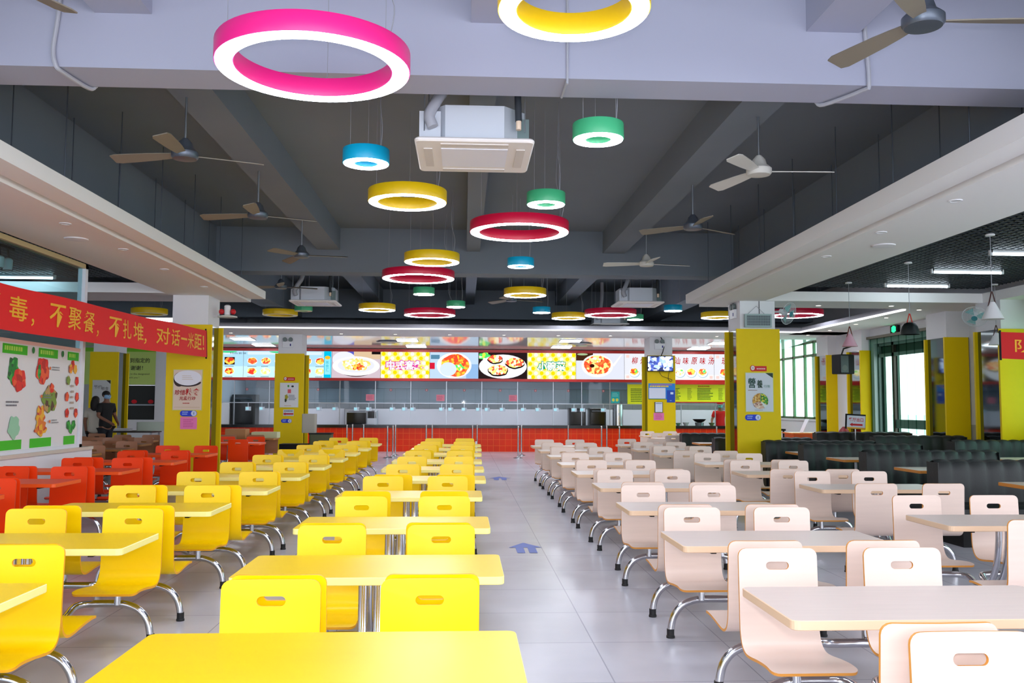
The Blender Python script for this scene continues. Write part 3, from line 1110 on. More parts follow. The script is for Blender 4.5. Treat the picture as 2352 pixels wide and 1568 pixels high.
# queue posts before the counter
proto = None
sp = [(-2.05, 24.7), (-1.93, 25.05), (-1.93, 25.95), (1.49, 24.75), (1.66, 26.03), (-3.33, 26.2), (-3.22, 26.6), (-2.90, 26.6), (-1.07, 26.2), (-0.92, 26.8),
      (0.26, 26.2), (0.40, 26.8), (3.04, 26.3), (3.85, 25.2), (4.06, 25.6), (4.25, 24.6), (7.05, 25.0), (7.38, 25.0), (7.75, 25.2)]
for i, (x, y) in enumerate(sp):
    if proto is None:
        proto = thing('queue_post', 'polished steel queue post on a round base before the serving counter', 'queue post', group='steel queue posts before the counter')
        MB().lathe([(0.021, 0.02), (0.021, 0.84), (0.026, 0.845), (0.026, 0.86), (0.01, 0.875)], (0, 0, 0), STEEL, 14).build('pole', proto)
        MB().lathe([(0.13, 0.0), (0.13, 0.012), (0.05, 0.03), (0.03, 0.06)], (0, 0, 0), STEEL, 24).build('base', proto)
        kids_index()
        proto.location = (x, y, 0)
    else:
        copy_tree(proto, loc=(x, y, 0))

# ================================================================== FOUR-SEAT TABLE SETS
def seat_mesh(name, face, edge):
    """bent plywood shell: front edge under the table at y=0, back towards -y"""
    prof = [(0.035, 0.338), (0.0, 0.346), (-0.06, 0.348), (-0.16, 0.340), (-0.26, 0.328), (-0.325, 0.328), (-0.372, 0.352), (-0.398, 0.400), (-0.408, 0.46),
            (-0.414, 0.56), (-0.422, 0.66), (-0.432, 0.782)]
    P = spline([(0, a, b) for a, b in prof], 3)
    S_ = [0.0]
    for i in range(1, len(P)):
        S_.append(S_[-1] + (P[i] - P[i - 1]).length)
    L = S_[-1]
    wd = 0.185
    bm = bmesh.new()

    def loop(pts):
        vs = [bm.verts.new((p[0], p[1], 0)) for p in pts]
        return [bm.edges.new((vs[i], vs[(i + 1) % len(vs)])) for i in range(len(vs))]
    e = loop(rrect(-wd, wd, 0, L, 0.035, 4))
    e += loop(rrect(-0.054, 0.054, L - 0.098, L - 0.062, 0.0179, 5)[::-1])
    bmesh.ops.triangle_fill(bm, use_beauty=True, use_dissolve=False, edges=e)
    for s in S_[1:-1]:
        g = bm.verts[:] + bm.edges[:] + bm.faces[:]
        bmesh.ops.bisect_plane(bm, geom=g, plane_co=(0, s, 0), plane_no=(0, 1, 0), dist=1e-5)
    for u in (-0.11, 0.0, 0.11):
        g = bm.verts[:] + bm.edges[:] + bm.faces[:]
        bmesh.ops.bisect_plane(bm, geom=g, plane_co=(u, 0, 0), plane_no=(1, 0, 0), dist=1e-5)
    bmesh.ops.recalc_face_normals(bm, faces=bm.faces)
    if sum(f.normal.z for f in bm.faces) < 0:
        bmesh.ops.reverse_faces(bm, faces=bm.faces)
    bm.verts.index_update()
    top, bot = [], []
    for v in bm.verts:
        s = min(max(v.co.y, 0), L)
        i = 0
        while i < len(S_) - 2 and S_[i + 1] < s:
            i += 1
        t = (s - S_[i]) / max(1e-9, S_[i + 1] - S_[i])
        p = P[i].lerp(P[i + 1], t)
        tg = (P[i + 1] - P[i]).normalized()
        if 0 < i and t < 0.5:
            tg = (tg + (P[i] - P[i - 1]).normalized()).normalized()
        nrm = Vector((0, tg.z, -tg.y))
        if nrm.z < 0 and abs(nrm.z) > 0.3:
            nrm = -nrm
        if abs(nrm.z) <= 0.3 and nrm.y < 0:
            nrm = -nrm
        bow = 0.012 * (v.co.x / wd) ** 2 * max(0.0, (s - 0.42) / (L - 0.42)) if s > 0.42 else 0
        q = p + Vector((v.co.x, bow, 0))
        top.append(q + nrm * 0.0065)
        bot.append(q - nrm * 0.0065)
    n = len(top)
    mb = MB()
    fs, es = [], []
    for f in bm.faces:
        ids = [v.index for v in f.verts]
        fs.append(ids)
        fs.append([i + n for i in reversed(ids)])
    for ed in bm.edges:
        if len(ed.link_faces) == 1:
            f = ed.link_faces[0]
            ids = [v.index for v in f.verts]
            a_, b_ = ed.verts[0].index, ed.verts[1].index
            k = ids.index(a_)
            if ids[(k + 1) % len(ids)] != b_:
                a_, b_ = b_, a_
            es.append((b_, a_, a_ + n, b_ + n))
    mb.add(top + bot, fs, face, True)
    k = mb.mi(edge)
    for q in es:
        mb.f.append(list(q))
        mb.m.append(k)
        mb.sm.append(False)
    bm.free()
    return mb.mesh(name, 50)


def leg_mesh(sx, sy):
    yb = sy * 0.535
    p = [(sx * 0.485, yb, 0.03), (sx * 0.480, yb, 0.07), (sx * 0.462, yb, 0.135), (sx * 0.415, yb, 0.195), (sx * 0.345, yb, 0.227), (sx * 0.27, yb, 0.236),
         (sx * 0.16, yb, 0.236), (sx * 0.085, yb - sy * 0.012, 0.234), (sx * 0.05, yb - sy * 0.06, 0.225), (sx * 0.040, yb - sy * 0.13, 0.192), (sx * 0.036, yb - sy * 0.20, 0.178),
         (sx * 0.034, yb - sy * 0.275, 0.205), (sx * 0.034, yb - sy * 0.345, 0.29), (sx * 0.034, yb - sy * 0.39, 0.40), (sx * 0.034, yb - sy * 0.415, 0.53), (sx * 0.034, yb - sy * 0.42, 0.654)]
    return MB().tube(spline(p, 3), 0.022, STEEL, 10).mesh('leg')


def foot_mesh(sx, sy):
    return MB().lathe([(0.027, 0.0), (0.027, 0.012), (0.0235, 0.016), (0.0235, 0.055)], (sx * 0.485, sy * 0.535, 0), RUBBER, 14).mesh('rubber_foot')


_leg = {(sx, sy): (leg_mesh(sx, sy), foot_mesh(sx, sy)) for sx in (-1, 1) for sy in (-1, 1)}
_post = MB().lathe([(0.02, 0.236), (0.02, 0.325), (0.045, 0.329), (0.045, 0.333)], (0, 0, 0), STEEL, 12).mesh('seat_post')
_bar = MB().box(-0.014, 0.014, -0.24, 0.24, 0.640, 0.655, BLK).mesh('support_bar')


def make_set(word, top, tedge, face, sedge):
    t = thing('canteen_table_set', word, 'table')
    mb = MB().prism(rrect(-0.6, 0.6, -0.3, 0.3, 0.03, 4), 0.655, 0.690, top, tedge, 0.003)
    link('tabletop', mb.mesh('tabletop'), t)
    sm = seat_mesh('seat', face, sedge)
    for sy in (-1, 1):
        for sx in (-1, 1):
            s = link('seat', sm, t, (sx * 0.297, sy * 0.3, 0))
            if sy > 0:
                s.rotation_euler = (0, 0, math.pi)
            link('seat_post', _post, t, (sx * 0.297, sy * 0.50, 0))
            lg = link('leg', _leg[(sx, sy)][0], t)
            link('rubber_foot', _leg[(sx, sy)][1], lg)
    for sx in (-1, 1):
        link('support_bar', _bar, t, (sx * 0.42, 0, 0))
    return t


ORD = ['zeroth', 'first', 'second', 'third', 'fourth', 'fifth', 'sixth', 'seventh', 'eighth', 'ninth', 'tenth', 'eleventh', 'twelfth']
protos = {
    'yellow': make_set('yellow set', YEL, YEDGE, YEL, YPLY),
    'pale wood': make_set('wood set', WOODT, WEDGE, WOOD, WPLY),
    'orange': make_set('orange set', ORA, OEDGE, ORA, OPLY),
    'brown wood': make_set('brown set', BROWN, mat('brown_edge', (176, 118, 60), 0.5), BROWN, mat('brown_ply', (150, 92, 50), 0.5)),
}
kids_index()
used = set()


def place_set(colour, x, yfront, label, group):
    p = protos[colour]
    loc = (x, yfront + 0.3, 0)
    if colour not in used:
        used.add(colour)
        p.location = loc
        p['label'] = label
        p['group'] = group
        return p
    c = copy_tree(p, loc=loc, label=label)
    c['group'] = group
    return c


def row(colour, items, tail, group):
    n = len(items)
    for i, (x, y) in enumerate(items):
        place_set(colour, x, y, '%s four-seat table set, %s from the counter in the row %s' % (colour, ORD[n - i], tail), group)


row('yellow', [(-0.42, 2.484), (-0.415, 4.03), (-0.43, 5.59), (-0.44, 7.45), (-0.37, 9.12), (-0.355, 10.60), (-0.35, 12.08), (-0.32, 13.83), (-0.29, 15.4), (-0.27, 16.95)],
    'along the centre aisle', 'yellow table sets along the centre aisle')
row('yellow', [(-2.33, 3.355), (-2.365, 4.85), (-2.36, 6.487), (-2.29, 7.985), (-2.27, 9.47), (-2.25, 10.96), (-2.23, 12.45), (-2.22, 13.9), (-2.2, 15.4), (-2.18, 17.2)],
    'beside orange tables', 'yellow table sets beside the orange tables')
row('pale wood', [(1.79, 1.62), (1.76, 3.18), (1.785, 4.86), (1.79, 6.49), (1.85, 8.25), (1.84, 9.88), (1.84, 11.45), (1.86, 13.2), (1.86, 14.85), (1.86, 16.5)],
    'along the aisle', 'pale wood table sets along the centre aisle')
row('pale wood', [(3.68, 5.635), (3.85, 8.10), (3.71, 9.86), (3.70, 11.53), (3.58, 13.7), (3.54, 15.25), (3.54, 16.9)], 'beside dark booths', 'pale wood table sets beside the booths')
place_set('pale wood', 5.0, 20.6, 'pale wood four-seat table set standing between the dark booths and the screen column', 'pale wood table sets by the far column')
place_set('pale wood', 5.05, 22.3, 'pale wood four-seat table set pushed close to the column under the wall screen', 'pale wood table sets by the far column')
row('orange', [(-4.37, 7.15), (-4.40, 8.72), (-4.36, 10.25), (-4.30, 11.85), (-4.36, 13.6)], 'by the glazed partition', 'orange table sets by the partition')
place_set('orange', -4.5, 17.65, 'orange four-seat table set standing just beyond the yellow column with the bowl poster', 'orange table sets by the partition')
place_set('brown wood', -4.75, 20.2, 'brown wooden four-seat table set carrying boxes beside the dark bin', 'brown table sets at the far side')
bl = [(-6.1, 13.6), (-6.15, 15.15), (-6.5, 17.0), (-6.9, 18.6), (-8.0, 17.6), (-8.3, 19.3)]
bt = ['brown wooden table set just past the end of the glazed partition', 'brown wooden table set second past the end of the glazed partition', 'brown wooden table set halfway between the glazed partition and the standing people',
      'brown wooden table set close to the standing person in black', 'brown wooden table set by the long haired person in the white top', 'brown wooden table set right at the feet of the two standing people']
for (x, y), lb in zip(bl, bt):
    place_set('brown wood', x, y, lb, 'brown table sets at the far side')

# ================================================================== RING LAMPS
PINK = mat('ring_pink', (250, 36, 140), 0.35)
RRED = mat('ring_red', (224, 14, 66), 0.35)
RYEL = mat('ring_yellow', (250, 206, 10), 0.35)
RGRN = mat('ring_green', (70, 186, 130), 0.35)
RBLU = mat('ring_blue', (0, 176, 222), 0.35)
ROFF = mat('ring_diffuser_off', (236, 222, 180), 0.5)
ring_protos = {}


def ring(kind, colour, x, y, label, on=True):
    Ro, Ri, hh = {'large': (0.6, 0.487, 0.125), 'medium': (0.405, 0.305, 0.125), 'small': (0.2, 0.1, 0.125)}[kind]
    z = 3.54
    o = thing('ring_lamp', label, 'ring lamp', (x, y, z), group='hanging ring lamps under the ceiling')
    n = {'large': 64, 'medium': 48, 'small': 36}[kind]
    key = (kind, colour.name, on)
    if key not in ring_protos:
        h = MB().lathe([(Ro, 0.0), (Ro + 0.003, 0.006), (Ro + 0.003, hh - 0.005), (Ro, hh), (Ri, hh), (Ri - 0.003, hh - 0.005), (Ri - 0.003, 0.006), (Ri, 0.0), (Ro, 0.0)], (0, 0, 0), colour, n)
        h.f.pop()
        h.m.pop()
        h.sm.pop()
        h.f.pop()
        h.m.pop()
        h.sm.pop()
        d = MB().lathe([(Ro - 0.004, 0.002), (Ro - 0.006, -0.006), (Ri + 0.006, -0.006), (Ri + 0.004, 0.002)], (0, 0, 0), RING_GLOW if on else ROFF, n)
        for _ in range(2):
            d.f.pop()
            d.m.pop()
            d.sm.pop()
        ring_protos[key] = (h.mesh('housing'), d.mesh('diffuser'))
    a, b = ring_protos[key]
    link('housing', a, o)
    link('diffuser', b, o)
    rm = (Ro + Ri) / 2
    for k in range(3):
        t = R(90 + 120 * k)
        MB().tube([(rm * math.cos(t), rm * math.sin(t), hh), (rm * math.cos(t), rm * math.sin(t), 4.62 - z)], 0.0022, CABLE, 5).build('cable', o)
    MB().tube(spline([(rm * 0.9, -rm * 0.4, hh), (rm * 0.95, -rm * 0.42, hh + 0.2), (rm * 0.8, -rm * 0.3, hh + 0.45), (rm * 0.85, -rm * 0.2, 4.62 - z)], 4), 0.004, CABLE, 5).build('power_cord', o)
    return o


for _x, _y0, _k, _c in ((-2.6, 2.4, 'medium', RYEL), (2.2, 2.5, 'large', PINK), (-0.6, 1.4, 'large', RRED), (4.0, 1.2, 'medium', RYEL)):  # unseen extra ring lamps, added to brighten the near tables
    ring(_k, _c, _x, _y0, '%s ring lamp added out of view above the viewer to brighten the near tables' % {'RYEL': 'yellow'}.get(_k, _c.name.split('_')[1]))
ring('large', PINK, -0.958, 5.613, 'large pink ring lamp hanging before the front beam')
ring('medium', RYEL, 0.570, 4.665, 'yellow ring lamp hanging before the front beam, cut by the top edge')
ring('small', RGRN, 1.046, 6.985, 'small green ring lamp hanging just behind the front beam')
ring('small', RBLU, -0.869, 7.834, 'small blue ring lamp beside the front cassette air conditioner')
ring('medium', RYEL, -0.601, 9.335, 'yellow ring lamp hanging just beyond the front cassette air conditioner')
ring('small', RGRN, 0.845, 9.333, 'small green ring lamp hanging right above the brighter crimson ring')
ring('large', RRED, 0.661, 10.888, 'large crimson ring lamp below the small green one, under the rib beam')
ring('medium', RYEL, -0.486, 13.279, 'yellow ring lamp directly above a crimson ring by the middle beam')
ring('large', RRED, -0.773, 15.061, 'crimson ring lamp overlapping the yellow ring by the middle beam')
ring('small', RBLU, 0.847, 13.593, 'small blue ring lamp seen against the middle beam')
ring('medium', RYEL, 1.158, 17.2, 'yellow ring lamp below the small blue one, behind the middle beam')
ring('small', RGRN, -0.775, 17.2, 'small green ring lamp under the crimson ring of the middle beam')
ring('small', RGRN, -0.186, 19.397, 'small green ring lamp beside the hanging black box cable')
ring('large', RRED, -0.816, 21.263, 'crimson ring lamp low over the far cove, on the aisle line')
ring('medium', RYEL, -1.946, 20.191, 'yellow ring lamp between the far air conditioner and the crimson ring')
ring('medium', RYEL, -4.359, 21.6, 'unlit yellow ring lamp by the far column line', on=False)
ring('small', RGRN, -3.63, 20.538, 'unlit small green ring lamp under the far air conditioner', on=False)
ring('small', RBLU, 1.752, 20.412, 'small blue ring lamp next to a yellow ring over the far cove')
ring('medium', RYEL, 2.514, 21.7, 'yellow ring lamp between the small blue and the crimson ring over the far cove')
ring('large', RRED, 3.401, 20.856, 'crimson ring lamp hanging below the far air conditioner by the window side')
ring('small', RGRN, 4.177, 21.862, 'small green ring lamp touching the crimson ring by the window side')
ring('small', RBLU, 4.62, 19.748, 'small blue ring lamp beside the end of the white soffit')
ring('medium', RYEL, 6.05, 21.2, 'yellow ring lamp partly hidden by the column with the insect lamp')
ring('large', RRED, 7.70, 20.53, 'crimson ring lamp seen behind the oscillating fan on the column')
ring('medium', RYEL, -7.4, 21.6, 'unlit yellow ring lamp half hidden by the column with the bowl poster', on=False)

# ================================================================== CASSETTE AIR CONDITIONERS
def octagon(h, w):
    return [(-w, -h), (w, -h), (h, -w), (h, w), (w, h), (-w, h), (-h, w), (-h, -w)]


def cassette(x, y, label, detail=True):
    o = thing('cassette_air_conditioner', label, 'air conditioner', (x, y, 3.51), group='cassette air conditioners under the ceiling')
    p = MB().prism(rrect(-0.475, 0.475, -0.475, 0.475, 0.05, 4), 0, 0.035, ACW, ch=0.012)
    p.build('panel', o)
    MB().box(-0.27, 0.27, -0.27, 0.27, -0.006, 0.0, mat('ac_grille', (232, 232, 244), 0.5)).build('intake_grille', o)
    for k in range(4):
        rot = Matrix.Rotation(R(90 * k), 3, 'Z')
        MB().obox(rot @ Vector((0, -0.375, -0.002)), rot, 0.54, 0.07, 0.012, mat('ac_louver', (214, 206, 202), 0.5)).build('louver', o)
    MB().prism(octagon(0.41, 0.235), 0.035, 0.31, GALV).build('casing', o)
    MB().box(-0.44, -0.27, -0.40, -0.36, 0.035, 0.26, GALV).build('bracket', o)
    MB().box(0.27, 0.44, -0.30, -0.27, 0.035, 0.24, mat('ac_bracket_grey', (110, 130, 130), 0.5)).build('bracket', o)
    MB().tube(spline([(-0.33, -0.44, 0.12), (-0.36, -0.43, 0.22), (-0.30, -0.38, 0.36), (-0.24, -0.30, 0.50), (-0.2, -0.2, 0.8), (-0.2, -0.2, 1.11)], 4), 0.045, PIPE, 10).build('duct', o)
    MB().tube([(0.35, -0.40, 0.19), (0.34, -0.38, 0.5), (0.34, -0.38, 1.11)], 0.028, mat('pipe_lagging', (44, 50, 58), 0.7), 10).tube([(0.35, -0.405, 0.12), (0.35, -0.40, 0.2)], 0.022, mat('pipe_wrap', (240, 214, 190), 0.6), 10).build('refrigerant_pipe', o)
    for sx in (-1, 1):
        for sy in (-1, 1):
            MB().tube([(sx * 0.40, sy * 0.40, 0.1), (sx * 0.40, sy * 0.40, 1.11)], 0.005, BRUSH, 6).build('hanger_rod', o)


cassette(0.07, 7.47, 'white cassette air conditioner hanging just behind the front beam')
cassette(-3.07, 18.79, 'white cassette air conditioner over the unlit rings behind the middle beam')
cassette(3.56, 18.41, 'white cassette air conditioner behind the middle beam, above a crimson ring')
cassette(3.75, 23.30, 'white cassette air conditioner lowest over the far cove, behind a crimson ring')


# ================================================================== CEILING FANS
def fan(x, y, z, angles, blade_m, body_m, label):
    o = thing('ceiling_fan', label, 'ceiling fan', (x, y, z), group='three-blade ceiling fans')
    MB().lathe([(0.02, -0.055), (0.105, -0.05), (0.12, -0.03), (0.12, 0.01), (0.10, 0.03), (0.075, 0.05), (0.06, 0.10), (0.025, 0.14)], (0, 0, 0), body_m, 28).build('motor', o)
    MB().tube([(0, 0, 0.13), (0, 0, 4.62 - z)], 0.011, BRUSH, 8).build('rod', o)
    MB().lathe([(0.012, 0.80), (0.045, 0.82), (0.055, 0.88), (0.05, 0.915), (0.012, 0.92)], (0, 0, 0), body_m, 16).build('canopy', o)
    for a in angles:
        rot = Matrix.Rotation(R(a), 3, 'Z') @ Matrix.Rotation(R(9), 3, 'X')
        mb = MB()
        sec = [(0.10, 0.035), (0.20, 0.05), (0.32, 0.062), (0.50, 0.072), (0.64, 0.078), (0.69, 0.06)]
        vs = []
        for r0, w in sec:
            dz = -0.012 - 0.02 * (r0 / 0.7)
            for s, t in ((-1, 0.004), (1, 0.004), (1, -0.004), (-1, -0.004)):
                vs.append(rot @ Vector((r0, s * w, dz + t + 0.006 * s)))
        fs = []
        for i in range(len(sec) - 1):
            for j in range(4):
                fs.append((i * 4 + j, i * 4 + (j + 1) % 4, i * 4 + 4 + (j + 1) % 4, i * 4 + 4 + j))
        fs += [(0, 1, 2, 3), (4 * len(sec) - 4, 4 * len(sec) - 3, 4 * len(sec) - 2, 4 * len(sec) - 1)]
        mb.add(vs, fs, blade_m)
        mb.build('blade', o)


fan(2.81, 8.4, 3.70, (-8, 112, 232), FAN_LIT, FAN_LIT, 'ceiling fan coloured as brightly lit above the pale wood sets, first behind the front beam')
fan(2.86, 11.1, 3.70, (30, 150, 270), FANB, DARKM, 'dark ceiling fan above the pale wood sets, second behind the front beam')
fan(2.88, 14.1, 3.70, (2, 178, 270), FAN_LIT, FAN_LIT, 'ceiling fan coloured as brightly lit above the pale wood sets, just before the middle beam')
fan(-2.54, 8.2, 3.70, (18, 170, 270), FANB, DARKM, 'dark ceiling fan above the yellow sets, first behind the front beam')
fan(-2.47, 10.8, 3.70, (18, 172, 274), FANB, DARKM, 'dark ceiling fan above the yellow sets, second behind the front beam')
fan(-2.47, 13.7, 3.70, (0, 120, 240), FANB, DARKM, 'dark ceiling fan above the yellow sets, just before the middle beam')
fan(2.66, 5.0, 3.70, (112, 232, 352), FANB, DARKM, 'ceiling fan before the front beam on the window side, cut by the top edge')
fan(-2.60, 4.55, 3.70, (60, 180, 300), FANB, DARKM, 'ceiling fan before the front beam whose blade tip pokes into the top corner')
fan(-3.55, 17.6, 3.72, (10, 175, 280), FANB, DARKM, 'ceiling fan behind the middle beam beside the end of the white soffit')
fan(1.0, 19.2, 3.70, (10, 130, 250), FANB, DARKM, 'dark ceiling fan right behind the yellow ring of the middle beam')

# conduits on the front beam, hanger rods of the soffits
for pts, lb in (([(-2.89, 6.40, 4.62), (-2.89, 6.40, 4.25), (-2.92, 6.40, 3.95), (-2.90, 6.40, 3.83), (-2.88, 6.46, 3.80), (-2.83, 6.80, 3.80), (-2.80, 6.86, 3.84)], 'grey conduit bending under the front beam above the yellow sets'),
                ([(2.93, 6.40, 4.62), (2.96, 6.40, 4.2), (2.98, 6.40, 3.84), (2.96, 6.46, 3.80), (2.80, 6.80, 3.80), (2.76, 6.86, 3.84)], 'grey conduit bending under the front beam above the pale wood sets'),
                ([(0.735, 6.41, 4.62), (0.735, 6.41, 3.84), (0.735, 6.46, 3.81), (0.735, 6.80, 3.81)], 'thin grey conduit crossing the front beam above the aisle')):
    MB().tube(spline(pts, 4), 0.016 if 'thin' not in lb else 0.009, PIPE, 8).build('conduit', label=lb, cat='conduit')
for sx, x0 in ((-1, -3.75), (1, 4.2)):
    for i in range(7):
        y = 7.2 + i * 1.35
        for k, xx in enumerate((x0, x0 + sx * 0.62)):
            side = 'yellow' if sx < 0 else 'pale wood'
            MB().tube([(xx, y + 0.25 * k, 3.47), (xx, y + 0.25 * k, 4.62)], 0.006, DARKM, 6).build('hanger_rod', label='thin dark rod holding the white soffit on the side of the %s sets' % side, cat='rod', group='soffit rods on the %s side' % side)

# recessed lights and vents in the soffits
proto = {}


def downlight(x, y, z, on, label, group):
    if on not in proto:
        d = thing('downlight', label, 'downlight', (x, y, z), group=group)
        MB().lathe([(0.062, 0.0), (0.06, -0.008), (0.045, -0.008), (0.045, 0.0)], (0, 0, 0), WHITE, 20).build('trim_ring', d)
        MB().lathe([(0.044, -0.003), (0.001, -0.005)], (0, 0, 0), DOWN_GLOW if on else mat('downlight_off', (214, 214, 216), 0.3), 20).build('lens', d)
        kids_index()
        proto[on] = d
        return
    c_ = copy_tree(proto[on], loc=(x, y, z), label=label)
    c_['group'] = group


for x, y in ((-4.16, 9.55), (-4.14, 11.11), (-4.18, 12.74), (-4.16, 14.6)):
    downlight(x, y, 3.31, False, 'unlit recessed light in the white soffit on the yellow side', 'unlit downlights on the yellow side')
for x, y in ((4.44, 7.87), (4.46, 9.38), (4.50, 10.95)):
    downlight(x, y, 3.31, False, 'unlit recessed light in the white soffit on the booth side', 'unlit downlights on the booth side')
for x, y in ((-6.135, 24.1), (-3.253, 24.09), (-1.83, 24.08), (-0.389, 24.08), (1.059, 24.08), (2.516, 24.08), (3.909, 24.0), (6.774, 23.9)):
    downlight(x, y, 3.31, True, 'lit round downlight in the strip of ceiling before the menu boards', 'downlights before the menu boards')
for x, y in ((6.55, 16.35), (7.91, 16.3)):
    downlight(x, y, 3.31, True, 'lit round downlight in the cross soffit beyond the black grille', 'downlights in the cross soffit')
for x, y in ((8.75, 16.9), (8.85, 18.47), (8.87, 20.0), (8.96, 21.68), (9.0, 23.2)):
    downlight(x, y, 3.31, True, 'lit round downlight in the soffit along the windows', 'downlights along the windows')
MB().lathe([(0.13, 0.0), (0.125, -0.012), (0.07, -0.02), (0.001, -0.02)], (-4.42, 10.44, 3.31), WHITE, 24).build('smoke_detector', label='round white cover in the soffit above the red banner', cat='ceiling cover')
MB().lathe([(0.13, 0.0), (0.125, -0.012), (0.07, -0.02), (0.001, -0.02)], (4.85, 10.14, 3.31), WHITE, 24).build('smoke_detector', label='round white cover in the soffit above the dark booths', cat='ceiling cover')

MT = lambda a: 3.312 + (3.175 - 3.312) * (a - 24.9) / 3.35
for x, y in ((-6.24, 25.8), (-6.0, 27.4), (-1.62, 25.8), (-1.45, 27.4), (3.03, 25.65), (2.95, 27.3), (7.44, 25.9), (7.2, 27.4)):
    p = thing('ceiling_panel_light', 'white rectangular panel light in the glossy ceiling before the menu boards', 'panel light', (x, y, MT(y) - 0.006), group='panel lights before the menu boards')
    p.rotation_euler = (-math.atan(0.137 / 3.35), 0, 0)
    MB().box(-0.31, 0.31, -0.31, 0.31, -0.006, 0.004, WHITE).build('frame', p)
    MB().box(-0.29, 0.29, -0.29, 0.29, -0.010, -0.006, PANEL_GLOW).build('diffuser', p)
for x, y in ((-2.2, 26.3), (3.4, 26.4)):
    MB().lathe([(0.36, 0.0), (0.34, -0.02), (0.22, -0.035), (0.2, -0.02), (0.08, -0.03), (0.001, -0.03)], (x, y, MT(y)), BRUSH, 28).build('air_diffuser', label='round grey air diffuser in the glossy ceiling above the %s' % ('pale noodle board' if x < 0 else 'noodle soup board'), cat='vent')

# fluorescent tubes
for x0, x1, y, lb in ((7.15, 8.25, 13.38, 'bright fluorescent tube under the black grille, middle of the three'), (7.19, 8.29, 15.0, 'bright fluorescent tube under the black grille, close to the cross soffit'), (7.07, 8.17, 11.71, 'bright fluorescent tube under the black grille, furthest from the cross soffit'),
                      (-7.95, -6.76, 15.2, 'bright fluorescent tube seen through the glazed partition above the red banner'), (-7.95, -6.72, 10.8, 'extra fluorescent tube added out of view behind the glazed partition for brightness')):  # last tube is out of view, added to brighten the left hall
    o = thing('tube_light', lb, 'tube light', ((x0 + x1) / 2, y, 3.50), group='fluorescent tubes under the side grilles')
    hw = (x1 - x0) / 2
    MB().box(-hw, hw, -0.02, 0.02, 0.02, 0.05, WHITE).build('batten', o)
    MB().tube([(-hw + 0.03, 0, 0), (hw - 0.03, 0, 0)], 0.018, TUBE_GLOW, 12).build('tube', o)
    for s in (-1, 1):
        MB().box(s * hw - 0.02, s * hw + 0.02, -0.02, 0.02, -0.02, 0.05, WHITE).build('end_cap', o)

# ================================================================== PENDANT LAMPS OVER THE BOOTHS
def pendant(x, y, zb, shape, m, strap_m, label):
    o = thing('pendant_lamp', label, 'pendant lamp', (x, y, zb), group='pendant lamps over the booths')
    top = 3.55 - zb
    if shape == 'cone':
        pr = [(0.13, 0.0), (0.127, 0.004), (0.035, 0.20), (0.03, 0.21), (0.028, 0.20), (0.12, 0.004)]
        hh = 0.21
    else:
        pr = [(0.135, 0.0), (0.125, 0.06), (0.105, 0.12), (0.075, 0.16), (0.04, 0.175), (0.03, 0.17), (0.07, 0.15), (0.10, 0.11), (0.12, 0.055), (0.13, 0.0)]
        hh = 0.175
    MB().lathe(pr, (0, 0, 0), m, 32).build('shade', o)
    for s in (-1, 1):
        MB().tube([(s * 0.05, 0, hh * 0.75), (s * 0.004, 0, hh + 0.13)], 0.008, strap_m, 6).build('strap', o)
    MB().tube([(0, 0, hh + 0.12), (0, 0, top)], 0.004, CABLE if m is not BLK else BLK, 6).build('cord', o)
    MB().lathe([(0.055, top - 0.022), (0.055, top - 0.005), (0.05, top)], (0, 0, 0), WHITE, 20).build('ceiling_rose', o)
    MB().ball((0, 0, hh * 0.45), 0.035, WHITE, 12).build('bulb', o)


LEATH = mat('brown_strap', (110, 40, 26), 0.6)
pendant(6.52, 14.95, 2.455, 'cone', mat('pink_shade', (222, 168, 184), 0.5), LEATH, 'pink cone pendant lamp hanging before the black speaker')
pendant(6.47, 12.78, 2.49, 'dome', mat('dark_shade', (18, 26, 26), 0.4), mat('red_strap', (180, 40, 20), 0.6), 'dark dome pendant lamp hanging before the strip curtain')
pendant(6.40, 10.6, 2.505, 'cone', mat('white_shade', (222, 222, 224), 0.5), mat('dark_strap', (60, 20, 16), 0.6), 'large looking white cone pendant lamp beside the oscillating wall fan')
pendant(9.08, 14.95, 2.50, 'cone', _m['white_shade'], _m['dark_strap'], 'white cone pendant lamp hanging beside the red banner with two characters')

